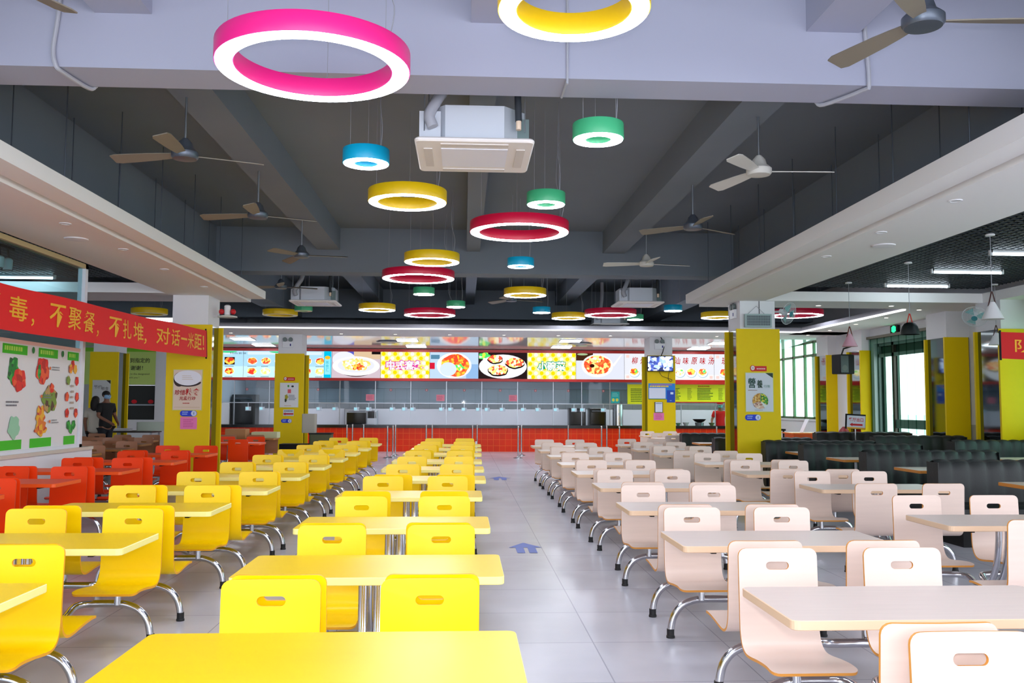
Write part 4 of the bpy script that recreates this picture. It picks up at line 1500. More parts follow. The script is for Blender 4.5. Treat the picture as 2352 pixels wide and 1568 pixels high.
# ================================================================== BOOTHS
def sofa(x0, x1, y, h, label, ribs=10):
    """back-to-back booth sofa: channelled centre back, a seat on each side"""
    o = thing('booth_sofa', label, 'sofa', ((x0 + x1) / 2, y, 0), group='black booth sofas')
    hw = (x1 - x0) / 2
    w = 2 * hw / ribs
    for s in (-1, 1):
        mb = MB()
        vs, fs = [], []
        zs = [0.40, 0.6, 0.74, h - 0.06, h - 0.02, h]
        dep = [0.14, 0.125, 0.115, 0.105, 0.085, 0.02]
        N = ribs * 6
        for zi, (z, d) in enumerate(zip(zs, dep)):
            for i in range(N + 1):
                t = i / 6.0 % 1.0
                bulge = 0.014 * math.sin(math.pi * t) ** 0.6 if 0 < t < 1 else 0
                zz = z - (0.012 * (1 - math.sin(math.pi * t)) if zi >= 3 else 0)
                vs.append((-hw + 2 * hw * i / N, s * (d + bulge - 0.02), zz))
        for zi in range(len(zs) - 1):
            for i in range(N):
                a_ = zi * (N + 1) + i
                fs.append((a_, a_ + 1, a_ + N + 2, a_ + N + 1))
        mb.add(vs, fs, LEATHER, True)
        mb.build('back_cushion', o)
        MB().prism(rrect(-hw, hw, min(s * 0.13, s * 0.58), max(s * 0.13, s * 0.58), 0.04, 4), 0.28, 0.42, LEATHER, ch=0.03).build('seat_cushion', o)
        MB().box(-hw + 0.02, hw - 0.02, min(s * 0.02, s * 0.55), max(s * 0.02, s * 0.55), 0.0, 0.28, BLK).build('base', o)
    for s in (-1, 1):
        MB().box(min(s * hw, s * (hw - 0.01)), max(s * hw, s * (hw - 0.01)), -0.12, 0.12, 0.0, h - 0.03, LEATHER).build('end_panel', o)
    return o


def booth_table(x0, x1, y, label):
    o = thing('booth_table', label, 'table', ((x0 + x1) / 2, y, 0), group='booth tables')
    hw = (x1 - x0) / 2
    MB().prism(rrect(-hw, hw, -0.33, 0.33, 0.03, 3), 0.655, 0.69, WOODT, mat('booth_table_edge', (206, 128, 44), 0.45), 0.003).build('tabletop', o)
    for s in (-1, 1):
        MB().tube([(s * (hw - 0.32), 0, 0.02), (s * (hw - 0.32), 0, 0.655)], 0.022, WHITE, 12).build('leg', o)
        MB().lathe([(0.2, 0.0), (0.2, 0.012), (0.04, 0.03)], (s * (hw - 0.32), 0, 0), BLK, 20).build('foot', o)


for y, x0, x1, pos in ((9.72, 5.13, 7.05, 'closest to the pale wood sets at the frame edge'), (11.9, 5.33, 7.15, 'facing the table under the dark pendant'), (14.0, 5.28, 7.2, 'behind the table under the dark pendant'), (15.3, 5.12, 7.05, 'standing against the column with the insect lamp')):
    sofa(x0, x1, y, 0.87, 'black channelled booth sofa ' + pos)
sofa(4.80, 6.7, 17.25, 0.85, 'black booth sofa just behind the column with the insect lamp')
sofa(4.66, 6.6, 19.3, 0.87, 'black booth sofa facing the far pale wood set near the counter')
for y, pos in ((8.6, 'cut by the frame edge'), (10.82, 'under the large white pendant'), (12.95, 'under the dark dome pendant'), (14.66, 'with the pale shining top by the yellow column')):
    booth_table(5.38, 7.1, y, 'booth table with orange brown edge ' + pos)
booth_table(4.72, 6.4, 18.28, 'booth table between the sofas behind the column')
for y, x0, x1, pos in ((9.72, 7.65, 9.3, 'nearest the windows in line with the closest sofa'), (11.9, 7.65, 9.2, 'of the window column, facing a yellowish table'), (14.0, 7.7, 9.2, 'of the window column, before the yellow panels'), (16.1, 7.4, 9.1, 'of the window column, before the strip curtain'), (18.3, 7.2, 9.2, 'of the window column, right at the strip curtain')):
    sofa(x0, x1, y, 0.93 if y > 12 else 0.9, 'black booth sofa ' + pos, 8)
for y, pos in ((10.82, 'in the window column, beside the closest sofas'), (12.95, 'in the window column, before the yellow panels'), (15.05, 'in the window column, before the strip curtain')):
    booth_table(7.75, 9.15, y, 'booth table with orange brown edge ' + pos)
MB().prism([(-0.13, -0.1), (0.13, -0.1), (0.16, 0.1), (-0.1, 0.12)], 0.0, 0.012, WHITE).build('paper_stack', label='white papers lying on a booth table before the strip curtain', cat='paper', loc=(7.95, 15.05, 0.69))

# ================================================================== BANNERS
def banner(p0, p1, z0a, z1a, z0b, z1b, label, chars, m, gold, wave=0.02):
    """cloth strip from p0 to p1 (seen left to right), with heights at both ends; chars: (text, start, end) along 0..1"""
    o = thing('cloth_banner', label, 'banner')
    a, b = Vector((*p0, 0)), Vector((*p1, 0))
    u = (b - a).normalized()
    n = Vector((u.y, -u.x, 0))
    N = 40

    def pt(t, s, off):
        w = wave * math.sin(t * 17) * (0.4 + s) + wave * 0.6 * math.sin(t * 31 + 1.5)
        p = a.lerp(b, t) + n * (off + w)
        p.z = (z0a + (z0b - z0a) * t) * (1 - s) + (z1a + (z1b - z1a) * t) * s - 0.03 * math.sin(math.pi * t)
        return p
    vs = []
    for j in range(5):
        for i in range(N + 1):
            vs.append(pt(i / N, j / 4, 0))
    fs = [(j * (N + 1) + i, j * (N + 1) + i + 1, (j + 1) * (N + 1) + i + 1, (j + 1) * (N + 1) + i) for j in range(4) for i in range(N)]
    MB().add(vs, fs, m, True).build('cloth', o)
    mb = MB()
    for tx, t0, t1, s0, s1 in chars:
        v, f = text_mesh(tx, 0.008)
        x0, x1 = min(q[0] for q in v), max(q[0] for q in v)
        y0, y1 = min(q[1] for q in v), max(q[1] for q in v)
        mb.add([pt(t0 + (t1 - t0) * (q[0] - x0) / (x1 - x0), s0 + (s1 - s0) * (q[1] - y0) / max(1e-6, y1 - y0), 0.004) for q in v], f, gold)
    mb.build('lettering', o)
    for t in (0.004, 0.996):
        MB().tube([pt(t, -0.06, -0.01), pt(t, 1.06, -0.01)], 0.014, BLK, 8).build('pole', o)
    return o


def tb(px):
    """distance along the banner for a bearing (pixel column of the photograph)"""
    T = ((0, 9.33), (15, 9.43), (59, 9.79), (109, 10.2), (185, 10.93), (256, 11.74), (340, 12.92), (466, 15.39), (478, 15.68))
    for (a0, y0), (a1, y1) in zip(T, T[1:]):
        if px <= a1:
            break
    y = y0 + (y1 - y0) * (px - a0) / (a1 - a0)
    return (y - 7.0) / (15.68 - 7.0)


chars = [('毒', tb(15), tb(59), 0.25, 0.80), ('消', tb(15) - 0.115, tb(15) - 0.02, 0.25, 0.80)]
for ch, a_, b_ in (('不', 109, 144), ('聚', 150, 185), ('餐', 190, 219), ('不', 256, 285), ('扎', 287, 307), ('堆', 313, 340), ('对', 363, 386), ('话', 389, 407), ('一', 410, 427), ('米', 429, 446), ('距', 447, 466)):
    chars.append((ch, tb(a_), tb(b_), 0.25, 0.80) if ch != '一' else (ch, tb(a_), tb(b_), 0.50, 0.57))
for a_, b_ in ((67, 74), (226, 231), (341, 346)):
    chars.append(('，', tb(a_), tb(b_), 0.18, 0.36))
chars.append(('！', tb(468), tb(471), 0.25, 0.78))
banner((-4.70, 7.0), (-4.38, 15.68), 2.185, 2.655, 2.235, 2.69, 'long red cloth banner with gold characters strung along the glazed partition', chars, RED, GOLD)
banner((7.03, 11.5), (8.6, 11.1), 2.08, 2.43, 2.08, 2.44, 'red cloth banner with two gold characters hung before the windows', [('防', 0.11, 0.25, 0.27, 0.75), ('控', 0.29, 0.43, 0.27, 0.75)], mat('deep_red_cloth', (200, 4, 4), 0.7), GOLD, 0.006)

# ================================================================== POSTERS ON THE COLUMNS
CREAM = flat((226, 216, 206))
GREYP = flat((206, 210, 220))


def framed(x0, x1, z0, z1, y, label, back=(210, 206, 90)):
    o = thing('poster', label, 'poster')
    MB().box(x0 - 0.012, x1 + 0.012, y - 0.012, y, z0 - 0.012, z1 + 0.012, flat(back)).build('frame', o)
    return o, Art((x0, y - 0.0125, z0)), x1 - x0, z1 - z0


YF = 15.748
o, a, w, h = framed(-4.95, -4.471, 1.338, 2.017, YF, 'framed poster of a big white rice bowl on a yellow column')
a.rect(0, w, 0, h, flat((222, 200, 180)))
a.disc(w * 0.5, h * 0.70, w * 0.47, h * 0.12, flat((40, 14, 14)), a0=180, a1=360)
a.disc(w * 0.2, h * 0.76, w * 0.2, h * 0.18, flat((40, 14, 14)))
a.disc(w * 0.5, h * 0.80, w * 0.48, h * 0.19, flat((232, 232, 240)))
a.scribble(w * 0.3, w * 0.7, h * 0.75, h * 0.88, 3, flat((190, 150, 90)), seed=3, h=0.2)
a.text('珍惜', w * 0.05, h * 0.37, h * 0.13, flat((170, 20, 20)), w=w * 0.36, bold=0.02, slant=0.1)
a.text('粮食', w * 0.42, h * 0.36, h * 0.18, flat((190, 14, 14)), w=w * 0.5, bold=0.02, slant=0.1)
a.text('光盘行动', w * 0.22, h * 0.24, h * 0.10, flat((170, 20, 20)), w=w * 0.56, bold=0.015, slant=0.1)
a.scribble(w * 0.35, w * 0.65, h * 0.14, h * 0.19, 1, flat((190, 60, 50)), seed=8)
a.rect(w * 0.05, w * 0.95, h * 0.06, h * 0.07, flat((200, 170, 140)))
a.build('print', o)

o, a, w, h = framed(4.969, 5.457, 1.348, 2.027, YF, 'framed nutrition poster with a plate pie of food on the column with the insect lamp')
a.rect(0, w, 0, h, GREYP)
a.poly([(w * 0.72, h), (w, h), (w, h * 0.87)], flat((20, 50, 40)))
a.text('營', w * 0.08, h * 0.61, h * 0.26, flat((16, 66, 56)), w=w * 0.28, bold=0.02)
a.text('養', w * 0.40, h * 0.61, h * 0.21, flat((30, 60, 44)), w=w * 0.22, bold=0.02)
a.text('均衡', w * 0.65, h * 0.62, h * 0.07, flat((110, 150, 140)), w=w * 0.24)
a.scribble(w * 0.08, w * 0.42, h * 0.535, h * 0.565, 1, flat((150, 90, 60)), seed=2)
P1 = food('poster_grain', (206, 160, 70), (170, 110, 40), (226, 196, 130), 40, False)
P2 = food('poster_greens', (70, 150, 50), (210, 200, 60), (40, 110, 40), 40, False)
P3 = food('poster_meat', (206, 170, 150), (150, 90, 70), (226, 210, 190), 40, False)
c0 = (w * 0.52, h * 0.27)
a.disc(*c0, w * 0.29, h * 0.205, P1, a0=90, a1=200)
a.disc(*c0, w * 0.29, h * 0.205, P2, a0=-30, a1=86)
a.disc(*c0, w * 0.29, h * 0.205, P3, a0=204, a1=300)
a.disc(*c0, w * 0.29, h * 0.205, flat((210, 220, 216)), a0=302, a1=328)
a.scribble(w * 0.3, w * 0.7, h * 0.025, h * 0.05, 1, flat((150, 150, 150)), seed=4)
a.build('print', o)


def badge(x, z, y, label):
    a_ = Art((x, y - 0.004, z))
    a_.rect(0.035, 0.30, 0, 0.09, flat((206, 20, 24)))
    a_.disc(0.05, 0.05, 0.048, 0.055, flat((206, 20, 24)))
    a_.disc(0.05, 0.055, 0.034, 0.04, flat((220, 214, 214)))
    a_.rect(0.035, 0.065, 0.05, 0.06, flat((150, 60, 60)))
    a_.scribble(0.12, 0.29, 0.02, 0.06, 1, flat((236, 190, 190)), seed=5, h=0.6)
    a_.build('red_badge_sign', label=label, cat='sign')


def pill(x, z, y, w, h, label):
    a_ = Art((x, y - 0.004, z))
    a_.rect(0, w, 0, h, flat((24, 56, 200)), r=h * 0.49)
    a_.disc(w - h * 0.5, h * 0.5, h * 0.44, h * 0.44, flat((206, 212, 236)))
    a_.rect(w - h * 0.6, w - h * 0.4, h * 0.3, h * 0.7, flat((130, 150, 190)))
    a_.scribble(w * 0.14, w * 0.56, h * 0.2, h * 0.85, 2, flat((150, 176, 240)), seed=7, h=0.6)
    a_.build('blue_pill_sign', label=label, cat='sign')


def pinknote(x0, x1, z0, z1, y, label):
    a_ = Art((x0, y - 0.004, z0))
    a_.rect(0, x1 - x0, 0, z1 - z0, flat((232, 120, 176)))
    a_.scribble(0.05, x1 - x0 - 0.05, 0.03, z1 - z0 - 0.03, 5, flat((190, 70, 130)), seed=int(abs(x0) * 50), h=0.4)
    a_.build('pink_notice', label=label, cat='notice')


badge(5.05, 2.06, YF, 'small red badge sign above the nutrition poster')
pill(4.95, 1.19, YF, 0.285, 0.105, 'blue pill shaped sign below the nutrition poster')
pill(-4.83, 1.225, YF, 0.285, 0.105, 'blue pill shaped sign under the rice bowl poster')
pinknote(-4.82, -4.54, 1.01, 1.215, YF, 'pink notice below the blue sign under the rice bowl poster')
Y2 = 24.398
badge(-4.80, 2.066, Y2, 'small red badge sign on the column beside the blue menu boards')
o, a, w, h = framed(-4.883, -4.40, 1.361, 2.005, Y2, 'framed white notice poster on the column before the blue menu boards')
a.rect(0, w, 0, h, flat((222, 222, 222)))
a.disc(w * 0.45, h * 0.87, w * 0.05, h * 0.05, flat((60, 150, 60)))
a.disc(w * 0.68, h * 0.86, w * 0.07, h * 0.04, flat((40, 40, 50)))
a.rect(w * 0.42, w * 0.6, h * 0.58, h * 0.74, flat((222, 90, 96)))
a.scribble(w * 0.48, w * 0.9, h * 0.28, h * 0.52, 4, flat((120, 130, 150)), seed=3)
a.disc(w * 0.36, h * 0.42, w * 0.09, h * 0.1, flat((170, 160, 30)), wob=0.2)
a.disc(w * 0.32, h * 0.28, w * 0.06, h * 0.07, flat((40, 50, 40)), wob=0.2)
a.scribble(w * 0.25, w * 0.7, h * 0.04, h * 0.08, 1, flat((206, 140, 60)), seed=9)
a.build('print', o)
a = Art((-4.79, Y2 - 0.004, 1.13))
a.rect(0, 0.28, 0, 0.17, flat((200, 206, 214)))
a.scribble(0.03, 0.26, 0.10, 0.16, 1, flat((90, 110, 130)), seed=2)
a.poly([(0.0, 0.055), (0.06, 0.095), (0.06, 0.075), (0.27, 0.075), (0.27, 0.035), (0.06, 0.035), (0.06, 0.015)], flat((190, 16, 36)))
a.build('arrow_sign', label='white sign with a red arrow on the column before the blue menu boards', cat='sign')
pill(-4.84, 0.945, Y2, 0.28, 0.105, 'blue pill shaped sign below the red arrow sign')

# column under the wall screen
a = Art((5.012, Y2 - 0.004, 1.615))
a.rect(0, 0.735, 0, 0.433, flat((30, 130, 216)))
a.rect(0.02, 0.47, 0.02, 0.31, flat((216, 220, 236)))
a.rect(0.0, 0.47, 0.0, 0.02, flat((30, 120, 60)))
a.scribble(0.06, 0.66, 0.375, 0.42, 1, flat((220, 120, 130)), seed=2)
a.scribble(0.04, 0.70, 0.32, 0.375, 1, flat((250, 210, 40)), seed=3, h=0.7)
a.build('info_board', label='blue information board with a white sheet on the column under the wall screen', cat='notice board')
a = Art((5.515, Y2 - 0.012, 1.533))
a.rect(0, 0.225, 0, 0.33, flat((20, 70, 176)))
a.rect(0.1, 0.18, 0.22, 0.28, flat((206, 220, 236)))
a.rect(0.08, 0.13, 0.04, 0.06, flat((120, 160, 210)))
a.build('blue_folder', label='dark blue folder hanging over the information board corner', cat='folder')
o = thing('notice_holder', 'white framed paper holder below the blue information board', 'paper holder')
MB().box(5.176, 5.40, Y2 - 0.03, Y2, 1.26, 1.542, mat('holder_shell', (60, 60, 70), 0.4)).build('frame', o)
a = Art((5.195, Y2 - 0.031, 1.27))
a.rect(0, 0.19, 0, 0.265, flat((216, 220, 232)))
a.rect(0.01, 0.18, 0.225, 0.24, flat((90, 100, 120)))
a.build('sheet', o)
pinknote(5.15, 5.435, 1.048, 1.25, Y2, 'pink notice below the white paper holder')

# wall screen
o = thing('wall_screen', 'flat television showing a busy blue picture, hung on the far column', 'television', (0, 0, 0))
MB().prism(rrect(4.969, 5.685, 24.30, 24.38, 0.01, 2), 2.372, 2.794, BLK).build('casing', o)
if True:
    m = bpy.data.materials.new('screen_picture')
    m.use_nodes = True
    nt = m.node_tree
    bs = nt.nodes['Principled BSDF']
    tc = nt.nodes.new('ShaderNodeTexCoord')
    vz = nt.nodes.new('ShaderNodeTexVoronoi')
    vz.inputs['Scale'].default_value = 13
    cr = nt.nodes.new('ShaderNodeValToRGB')
    for p_, c_ in ((0.3, (60, 80, 170)), (0.5, (150, 180, 236)), (0.7, (230, 236, 255))):
        e_ = cr.color_ramp.elements.new(p_)
        e_.color = (*lin(c_), 1)
    cr.color_ramp.elements[0].color = (*lin((20, 26, 60)), 1)
    cr.color_ramp.elements[-1].color = (*lin((200, 216, 250)), 1)
    sp_ = nt.nodes.new('ShaderNodeSeparateColor')
    nt.links.new(tc.outputs['Object'], vz.inputs['Vector'])
    nt.links.new(vz.outputs['Color'], sp_.inputs[0])
    nt.links.new(sp_.outputs[1], cr.inputs[0])
    nt.links.new(cr.outputs[0], bs.inputs['Base Color'])
    nt.links.new(cr.outputs[0], bs.inputs['Emission Color'])
    bs.inputs['Emission Strength'].default_value = 0.6
    MB().box(4.985, 5.669, 24.296, 24.30, 2.39, 2.778, m).build('screen', o)
MB().tube(spline([(5.35, 24.30, 2.794), (5.42, 24.36, 2.95), (5.46, 24.41, 3.15), (5.36, 24.42, 3.32)], 5), 0.012, BLK, 6).build('power_cable', o)
MB().tube(spline([(5.3, 24.37, 2.372), (5.38, 24.36, 2.25), (5.52, 24.38, 2.2), (5.66, 24.38, 2.15), (5.62, 24.38, 2.10), (5.56, 24.38, 2.18), (5.58, 24.37, 2.372)], 5), 0.007, mat('dark_cord', (60, 50, 10), 0.6), 6).build('cable', o)


def emergency_light(x, y, z, label):
    e = thing('emergency_light', label, 'emergency light', (x, y, z), group='twin emergency lamps on columns')
    MB().prism(rrect(-0.14, 0.14, -0.05, 0, 0.01, 2), 0, 0.16, mat('emergency_shell', (226, 228, 232), 0.4)).build('body', e)
    for s in (-1, 1):
        MB().lathe([(0.055, 0), (0.06, 0.02), (0.05, 0.05), (0.02, 0.055)], (s * 0.075, -0.06, 0.215), mat('lamp_lens', (96, 110, 108), 0.15), 18, axis='y').build('lamp_head', e)
    MB().box(0.06, 0.09, -0.055, -0.05, 0.04, 0.1, flat((30, 40, 130))).build('indicator', e)
    return e


emergency_light(-4.71, 24.43, 2.95, 'white twin lamp emergency light on the column before the blue menu boards')
emergency_light(5.33, 24.43, 2.98, 'white twin lamp emergency light on the column above the wall screen')
e = emergency_light(4.895, 16.1, 3.02, 'white twin lamp emergency light on the side of the column with the insect lamp')
e.rotation_euler = (0, 0, R(-90))

# insect killer lamp hanging on the column
o = thing('insect_lamp', 'rectangular insect killing lamp hanging from strings on the white column top', 'insect lamp')
MET = mat('lamp_shell_grey', (150, 172, 172), 0.4)
MB().box(4.955, 5.43, 15.67, 15.75, 2.835, 3.07, MET).build('shell', o)
MB().box(4.985, 5.40, 15.662, 15.67, 2.865, 3.04, mat('lamp_grid_dark', (80, 92, 98), 0.4)).build('grid_back', o)
mb = MB()
for i in range(15):
    x = 4.985 + i * 0.415 / 14
    mb.box(x - 0.002, x + 0.002, 15.655, 15.66, 2.865, 3.04, MET)
for z in (2.90, 2.95, 3.0):
    mb.box(4.985, 5.40, 15.652, 15.656, z - 0.002, z + 0.002, MET)
mb.build('grid', o)
MB().tube([(5.02, 15.74, 3.07), (5.19, 15.77, 3.22), (5.33, 15.74, 3.07)], 0.004, CABLE, 5).build('string', o)
MB().tube([(5.24, 15.77, 3.07), (5.24, 15.77, 3.31)], 0.006, BLK, 5).build('power_cord', o)


# oscillating wall fans
def wall_fan(x, y, z, yaw, tilt, label, side=1):
    o = thing('wall_fan', label, 'fan', (x, y, z), group='oscillating wall fans')
    rot = Matrix.Rotation(R(yaw), 3, 'Z') @ Matrix.Rotation(R(tilt), 3, 'X')
    cage = mat('fan_cage', (206, 212, 216), 0.4)
    mb = MB()
    for s, d in ((1, 0.0), (-1, 0.0)):
        for k in range(36):
            t = 2 * math.pi * k / 36
            pts = []
            for q in (0.05, 0.12, 0.18, 0.2):
                dep = 0.055 * math.sqrt(max(0, 1 - (q / 0.205) ** 2)) * s
                pts.append(rot @ Vector((q * math.cos(t), dep, q * math.sin(t))))
            mb.tube(pts, 0.0016, cage, 4, caps=False)
    for q in (0.2, 0.12):
        dep = 0.055 * math.sqrt(max(0, 1 - (q / 0.205) ** 2))
        for s in ((0,) if q == 0.2 else (1, -1)):
            mb.tube([rot @ Vector((q * math.cos(2 * math.pi * k / 40), s * dep, q * math.sin(2 * math.pi * k / 40))) for k in range(40)], 0.005 if q == 0.2 else 0.002, cage, 5, closed=True)
    mb.build('cage', o)
    mb = MB()
    for k in range(3):
        t0 = 2 * math.pi * k / 3
        vs = []
        for i in range(5):
            q = 0.03 + 0.145 * i / 4
            for ww in (-0.5, 0.5):
                t = t0 + ww * (0.95 if i else 0.6)
                vs.append(rot @ Vector((q * math.cos(t), 0.02 * ww, q * math.sin(t))))
                vs.append(rot @ Vector((q * math.cos(t), 0.02 * ww + 0.004, q * math.sin(t))))
        fs = []
        for i in range(4):
            b_ = i * 4
            fs += [(b_, b_ + 2, b_ + 6, b_ + 4), (b_ + 1, b_ + 5, b_ + 7, b_ + 3)]
        mb.add(vs, fs, mat('fan_blade_teal', (120, 176, 176), 0.35), True)
    mb.build('blades', o)
    MB().lathe([(0.045, -0.05), (0.05, -0.06), (0.03, -0.065)], (0, 0, 0), mat('fan_hub_teal', (60, 130, 140), 0.4), 16, axis='y', rot=rot).build('hub', o)
    MB().lathe([(0.05, 0.05), (0.06, 0.08), (0.05, 0.18), (0.02, 0.2)], (0, 0, 0), WHITE, 16, axis='y', rot=rot).build('motor', o)
    q = rot @ Vector((0, 0.15, 0))
    MB().tube([q, q + Vector((side * 0.12, 0.06, 0.0)), q + Vector((side * 0.2, 0.10, -0.05))], 0.02, WHITE, 8).build('arm', o)
    return o


wall_fan(5.80, 15.85, 3.10, 35, 18, 'oscillating fan fixed to the side of the column with the insect lamp', -1)
wall_fan(8.80, 15.1, 3.0, -40, 38, 'oscillating fan tilted down beside the large white pendant', 1)
o = thing('wall_fan', 'small white and red fan with its face turned down on the bowl poster column', 'fan', (-4.17, 16.1, 3.02))
MB().lathe([(0.17, 0.0), (0.17, 0.02), (0.02, 0.05)], (0, 0, -0.06), mat('fan_guard', (200, 204, 196), 0.4), 24).build('guard', o)
MB().lathe([(0.05, -0.02), (0.055, 0.14), (0.03, 0.16)], (0, 0, 0), WHITE, 16).build('motor', o)
for s in (-1, 1):
    MB().ball((s * 0.1, 0, 0.04), 0.05, mat('red_shell', (196, 16, 30), 0.4), 12).build('red_shell', o)
MB().tube([(-0.24, 0, -0.04), (0, 0, -0.04)], 0.015, WHITE, 8).build('arm', o)

# black loudspeaker by the windows
o = thing('loudspeaker', 'black loudspeaker box mounted on a bracket by the yellow window columns', 'speaker', (8.98, 21.0, 2.21))
MB().prism(rrect(-0.20, 0.20, -0.18, 0.18, 0.04, 3), 0, 0.46, BLK, ch=0.015).build('cabinet', o)
MB().box(-0.18, 0.02, -0.186, -0.18, 0.03, 0.43, mat('speaker_grille', (52, 58, 60), 0.4)).build('grille', o)
MB().lathe([(0.07, 0), (0.05, 0.02), (0.02, 0.005)], (-0.08, -0.188, 0.14), mat('speaker_cone', (80, 84, 80), 0.5), 18, axis='y').build('cone', o)
MB().tube([(0, 0.05, 0.46), (0.2, 0.25, 0.62), (0.62, 0.42, 0.72)], 0.02, BLK, 8).build('bracket', o)
o.rotation_euler = (0, 0, R(12))

# lit green exit sign over the doorway
o = thing('exit_sign', 'small lit green sign with a white cross shape over the strip curtain', 'exit sign', (9.80, 20.05, 3.12))
MB().box(-0.03, 0.03, -0.17, 0.17, 0, 0.17, BLK).build('housing', o)
MB().box(-0.034, -0.03, -0.10, 0.10, 0.03, 0.14, lamp('sign_green_glow', (40, 220, 130), 1.3)).box(-0.034, -0.03, -0.05, 0.05, 0.01, 0.16, _m['sign_green_glow']).build('panel', o)

# exit stand sign among the booths
o = thing('stand_sign', 'white sign with red lettering and arrow on a thin stand among the booths', 'sign', (7.62, 17.3, 0))
rot = Matrix.Rotation(R(3), 3, 'Y')
MB().obox((0, 0, 1.15), rot, 0.40, 0.02, 0.29, BLK).build('frame', o)
a = Art((-0.18, -0.0115, 1.02), u=(math.cos(R(3)), 0, -math.sin(R(3))), v=(math.sin(R(3)), 0, math.cos(R(3))))
a.rect(0, 0.365, 0, 0.255, flat((220, 224, 236)))
a.rect(0, 0.365, 0, 0.03, flat((240, 176, 60)))
a.text('餐厅出口', 0.035, 0.14, 0.075, flat((206, 16, 30)), w=0.29, bold=0.02)
a.poly([(0.05, 0.08), (0.11, 0.115), (0.11, 0.098), (0.31, 0.098), (0.31, 0.062), (0.11, 0.062), (0.11, 0.045)], flat((206, 16, 30)))
a.build('print', o)
MB().tube([(0, 0.01, 0.02), (0, 0.01, 1.05)], 0.012, STEEL, 10).build('pole', o)
MB().lathe([(0.16, 0.0), (0.16, 0.01), (0.02, 0.03)], (0, 0.01, 0), STEEL, 24).build('base', o)
# service desk behind the booths
o = thing('service_desk', 'orange service desk behind the booths in front of a yellow window column', 'desk', (8.4, 21.0, 0))
MB().box(-0.75, 0.75, -0.3, 0.3, 0.0, 0.80, mat('desk_orange', (216, 84, 30), 0.4)).build('body', o)
MB().box(-0.8, 0.8, -0.34, 0.34, 0.80, 0.83, mat('desk_top', (236, 120, 50), 0.3)).build('top', o)
MB().obox((0, 0, 0), Matrix.Rotation(R(25), 3, 'Y') @ Matrix.Rotation(R(0), 3, 'X'), 0.012, 0.22, 0.34, WHITE).build('tablet_stand', label='white panel leaning on the orange service desk', cat='panel', loc=(8.0, 20.95, 0.99))
MB().lathe([(0.13, 0), (0.1, 0.06), (0.03, 0.14)], (8.95, 20.95, 0.83), mat('dark_red_cap', (120, 10, 20), 0.5), 16).build('desk_cover', label='dark red dome lying on the orange service desk', cat='cover')
o = thing('side_table', 'dark low table standing under the windows past the yellow column', 'table', (8.6, 26.0, 0))
MB().box(-0.65, 0.65, -0.35, 0.35, 0.74, 0.79, BLK).build('top', o)
for sx in (-1, 1):
    for sy in (-1, 1):
        MB().box(sx * 0.6 - 0.02, sx * 0.6 + 0.02, sy * 0.3 - 0.02, sy * 0.3 + 0.02, 0, 0.74, BLK).build('leg', o)

# posters on the glazed partition (mounted inside, facing the hall)
def screen_poster(y0, y1, label, build):
    o = thing('screen_poster', label, 'poster')
    MB().box(-5.136, -5.131, y0, y1, 0.88, 2.17, flat((226, 226, 226))).build('sheet', o)
    a = Art((-5.130, y0, 0.88), u=(0, 1, 0), v=(0, 0, 1), step=0.001)
    build(a, y1 - y0, 1.29)
    a.build('print', o)


GRN = flat((60, 190, 20))


def head(a, w, h, t0, t1, b0, b1, txt=None):
    a.rect(t0, t1, h - 0.17, h - 0.06, GRN)
    a.rect(b0, b1, 0.03, 0.14, GRN)
    a.rect(0, w, h - 0.045, h, flat((236, 190, 180)))
    if txt:
        a.scribble(t0 + 0.04, t1 - 0.04, h - 0.15, h - 0.08, 1, flat((180, 236, 90)), seed=int(w * 100), h=0.7)


V1 = food('veg_red', (226, 40, 24), (240, 90, 40), (190, 30, 20), 14, False)
V2 = food('veg_mix', (120, 150, 50), (190, 150, 90), (90, 60, 40), 14, False)
V3 = food('veg_fruit', (236, 176, 40), (226, 120, 40), (200, 60, 40), 14, False)
V4 = food('veg_green', (20, 130, 40), (60, 170, 60), (30, 90, 40), 14, False)


def pA(a, w, h):
    head(a, w, h, w - 0.62, w - 0.04, w - 0.65, w - 0.1, 'x')
    a.disc(w - 0.36, h * 0.72, 0.12, 0.16, V4, wob=0.12)
    a.disc(w - 0.22, h * 0.64, 0.16, 0.13, V1, wob=0.08)
    a.scribble(w - 0.5, w - 0.18, h * 0.40, h * 0.46, 2, flat((110, 110, 120)), seed=5)
    a.disc(w - 0.3, h * 0.22, 0.13, 0.13, flat((150, 206, 170)), wob=0.1)


def pB(a, w, h):
    head(a, w, h, 0.24, w - 0.22, 0.1, w - 0.32, 'x')
    for u in (0.1, w - 0.09):
        a.disc(u, h - 0.10, 0.035, 0.04, flat((40, 130, 60)))
    a.disc(w * 0.36, h * 0.74, 0.17, 0.16, V1, wob=0.09)
    a.disc(w * 0.27, h * 0.73, 0.04, 0.09, V4, wob=0.1)
    a.disc(w * 0.58, h * 0.47, 0.20, 0.16, V2, wob=0.1)
    a.disc(w * 0.62, h * 0.58, 0.06, 0.06, V1, wob=0.1)
    a.disc(w * 0.34, h * 0.32, 0.11, 0.12, V3, wob=0.15)
    a.disc(w * 0.36, h * 0.20, 0.15, 0.09, V3, wob=0.15)
    for u, vv in ((0.55, 0.77), (0.34, 0.5), (0.58, 0.26)):
        a.disc(w * u, h * vv, 0.02, 0.02, flat((236, 110, 30)))
        a.scribble(w * u + 0.05, w * u + 0.26, h * vv - 0.03, h * vv + 0.03, 2, flat((130, 130, 136)), seed=int(u * 99))


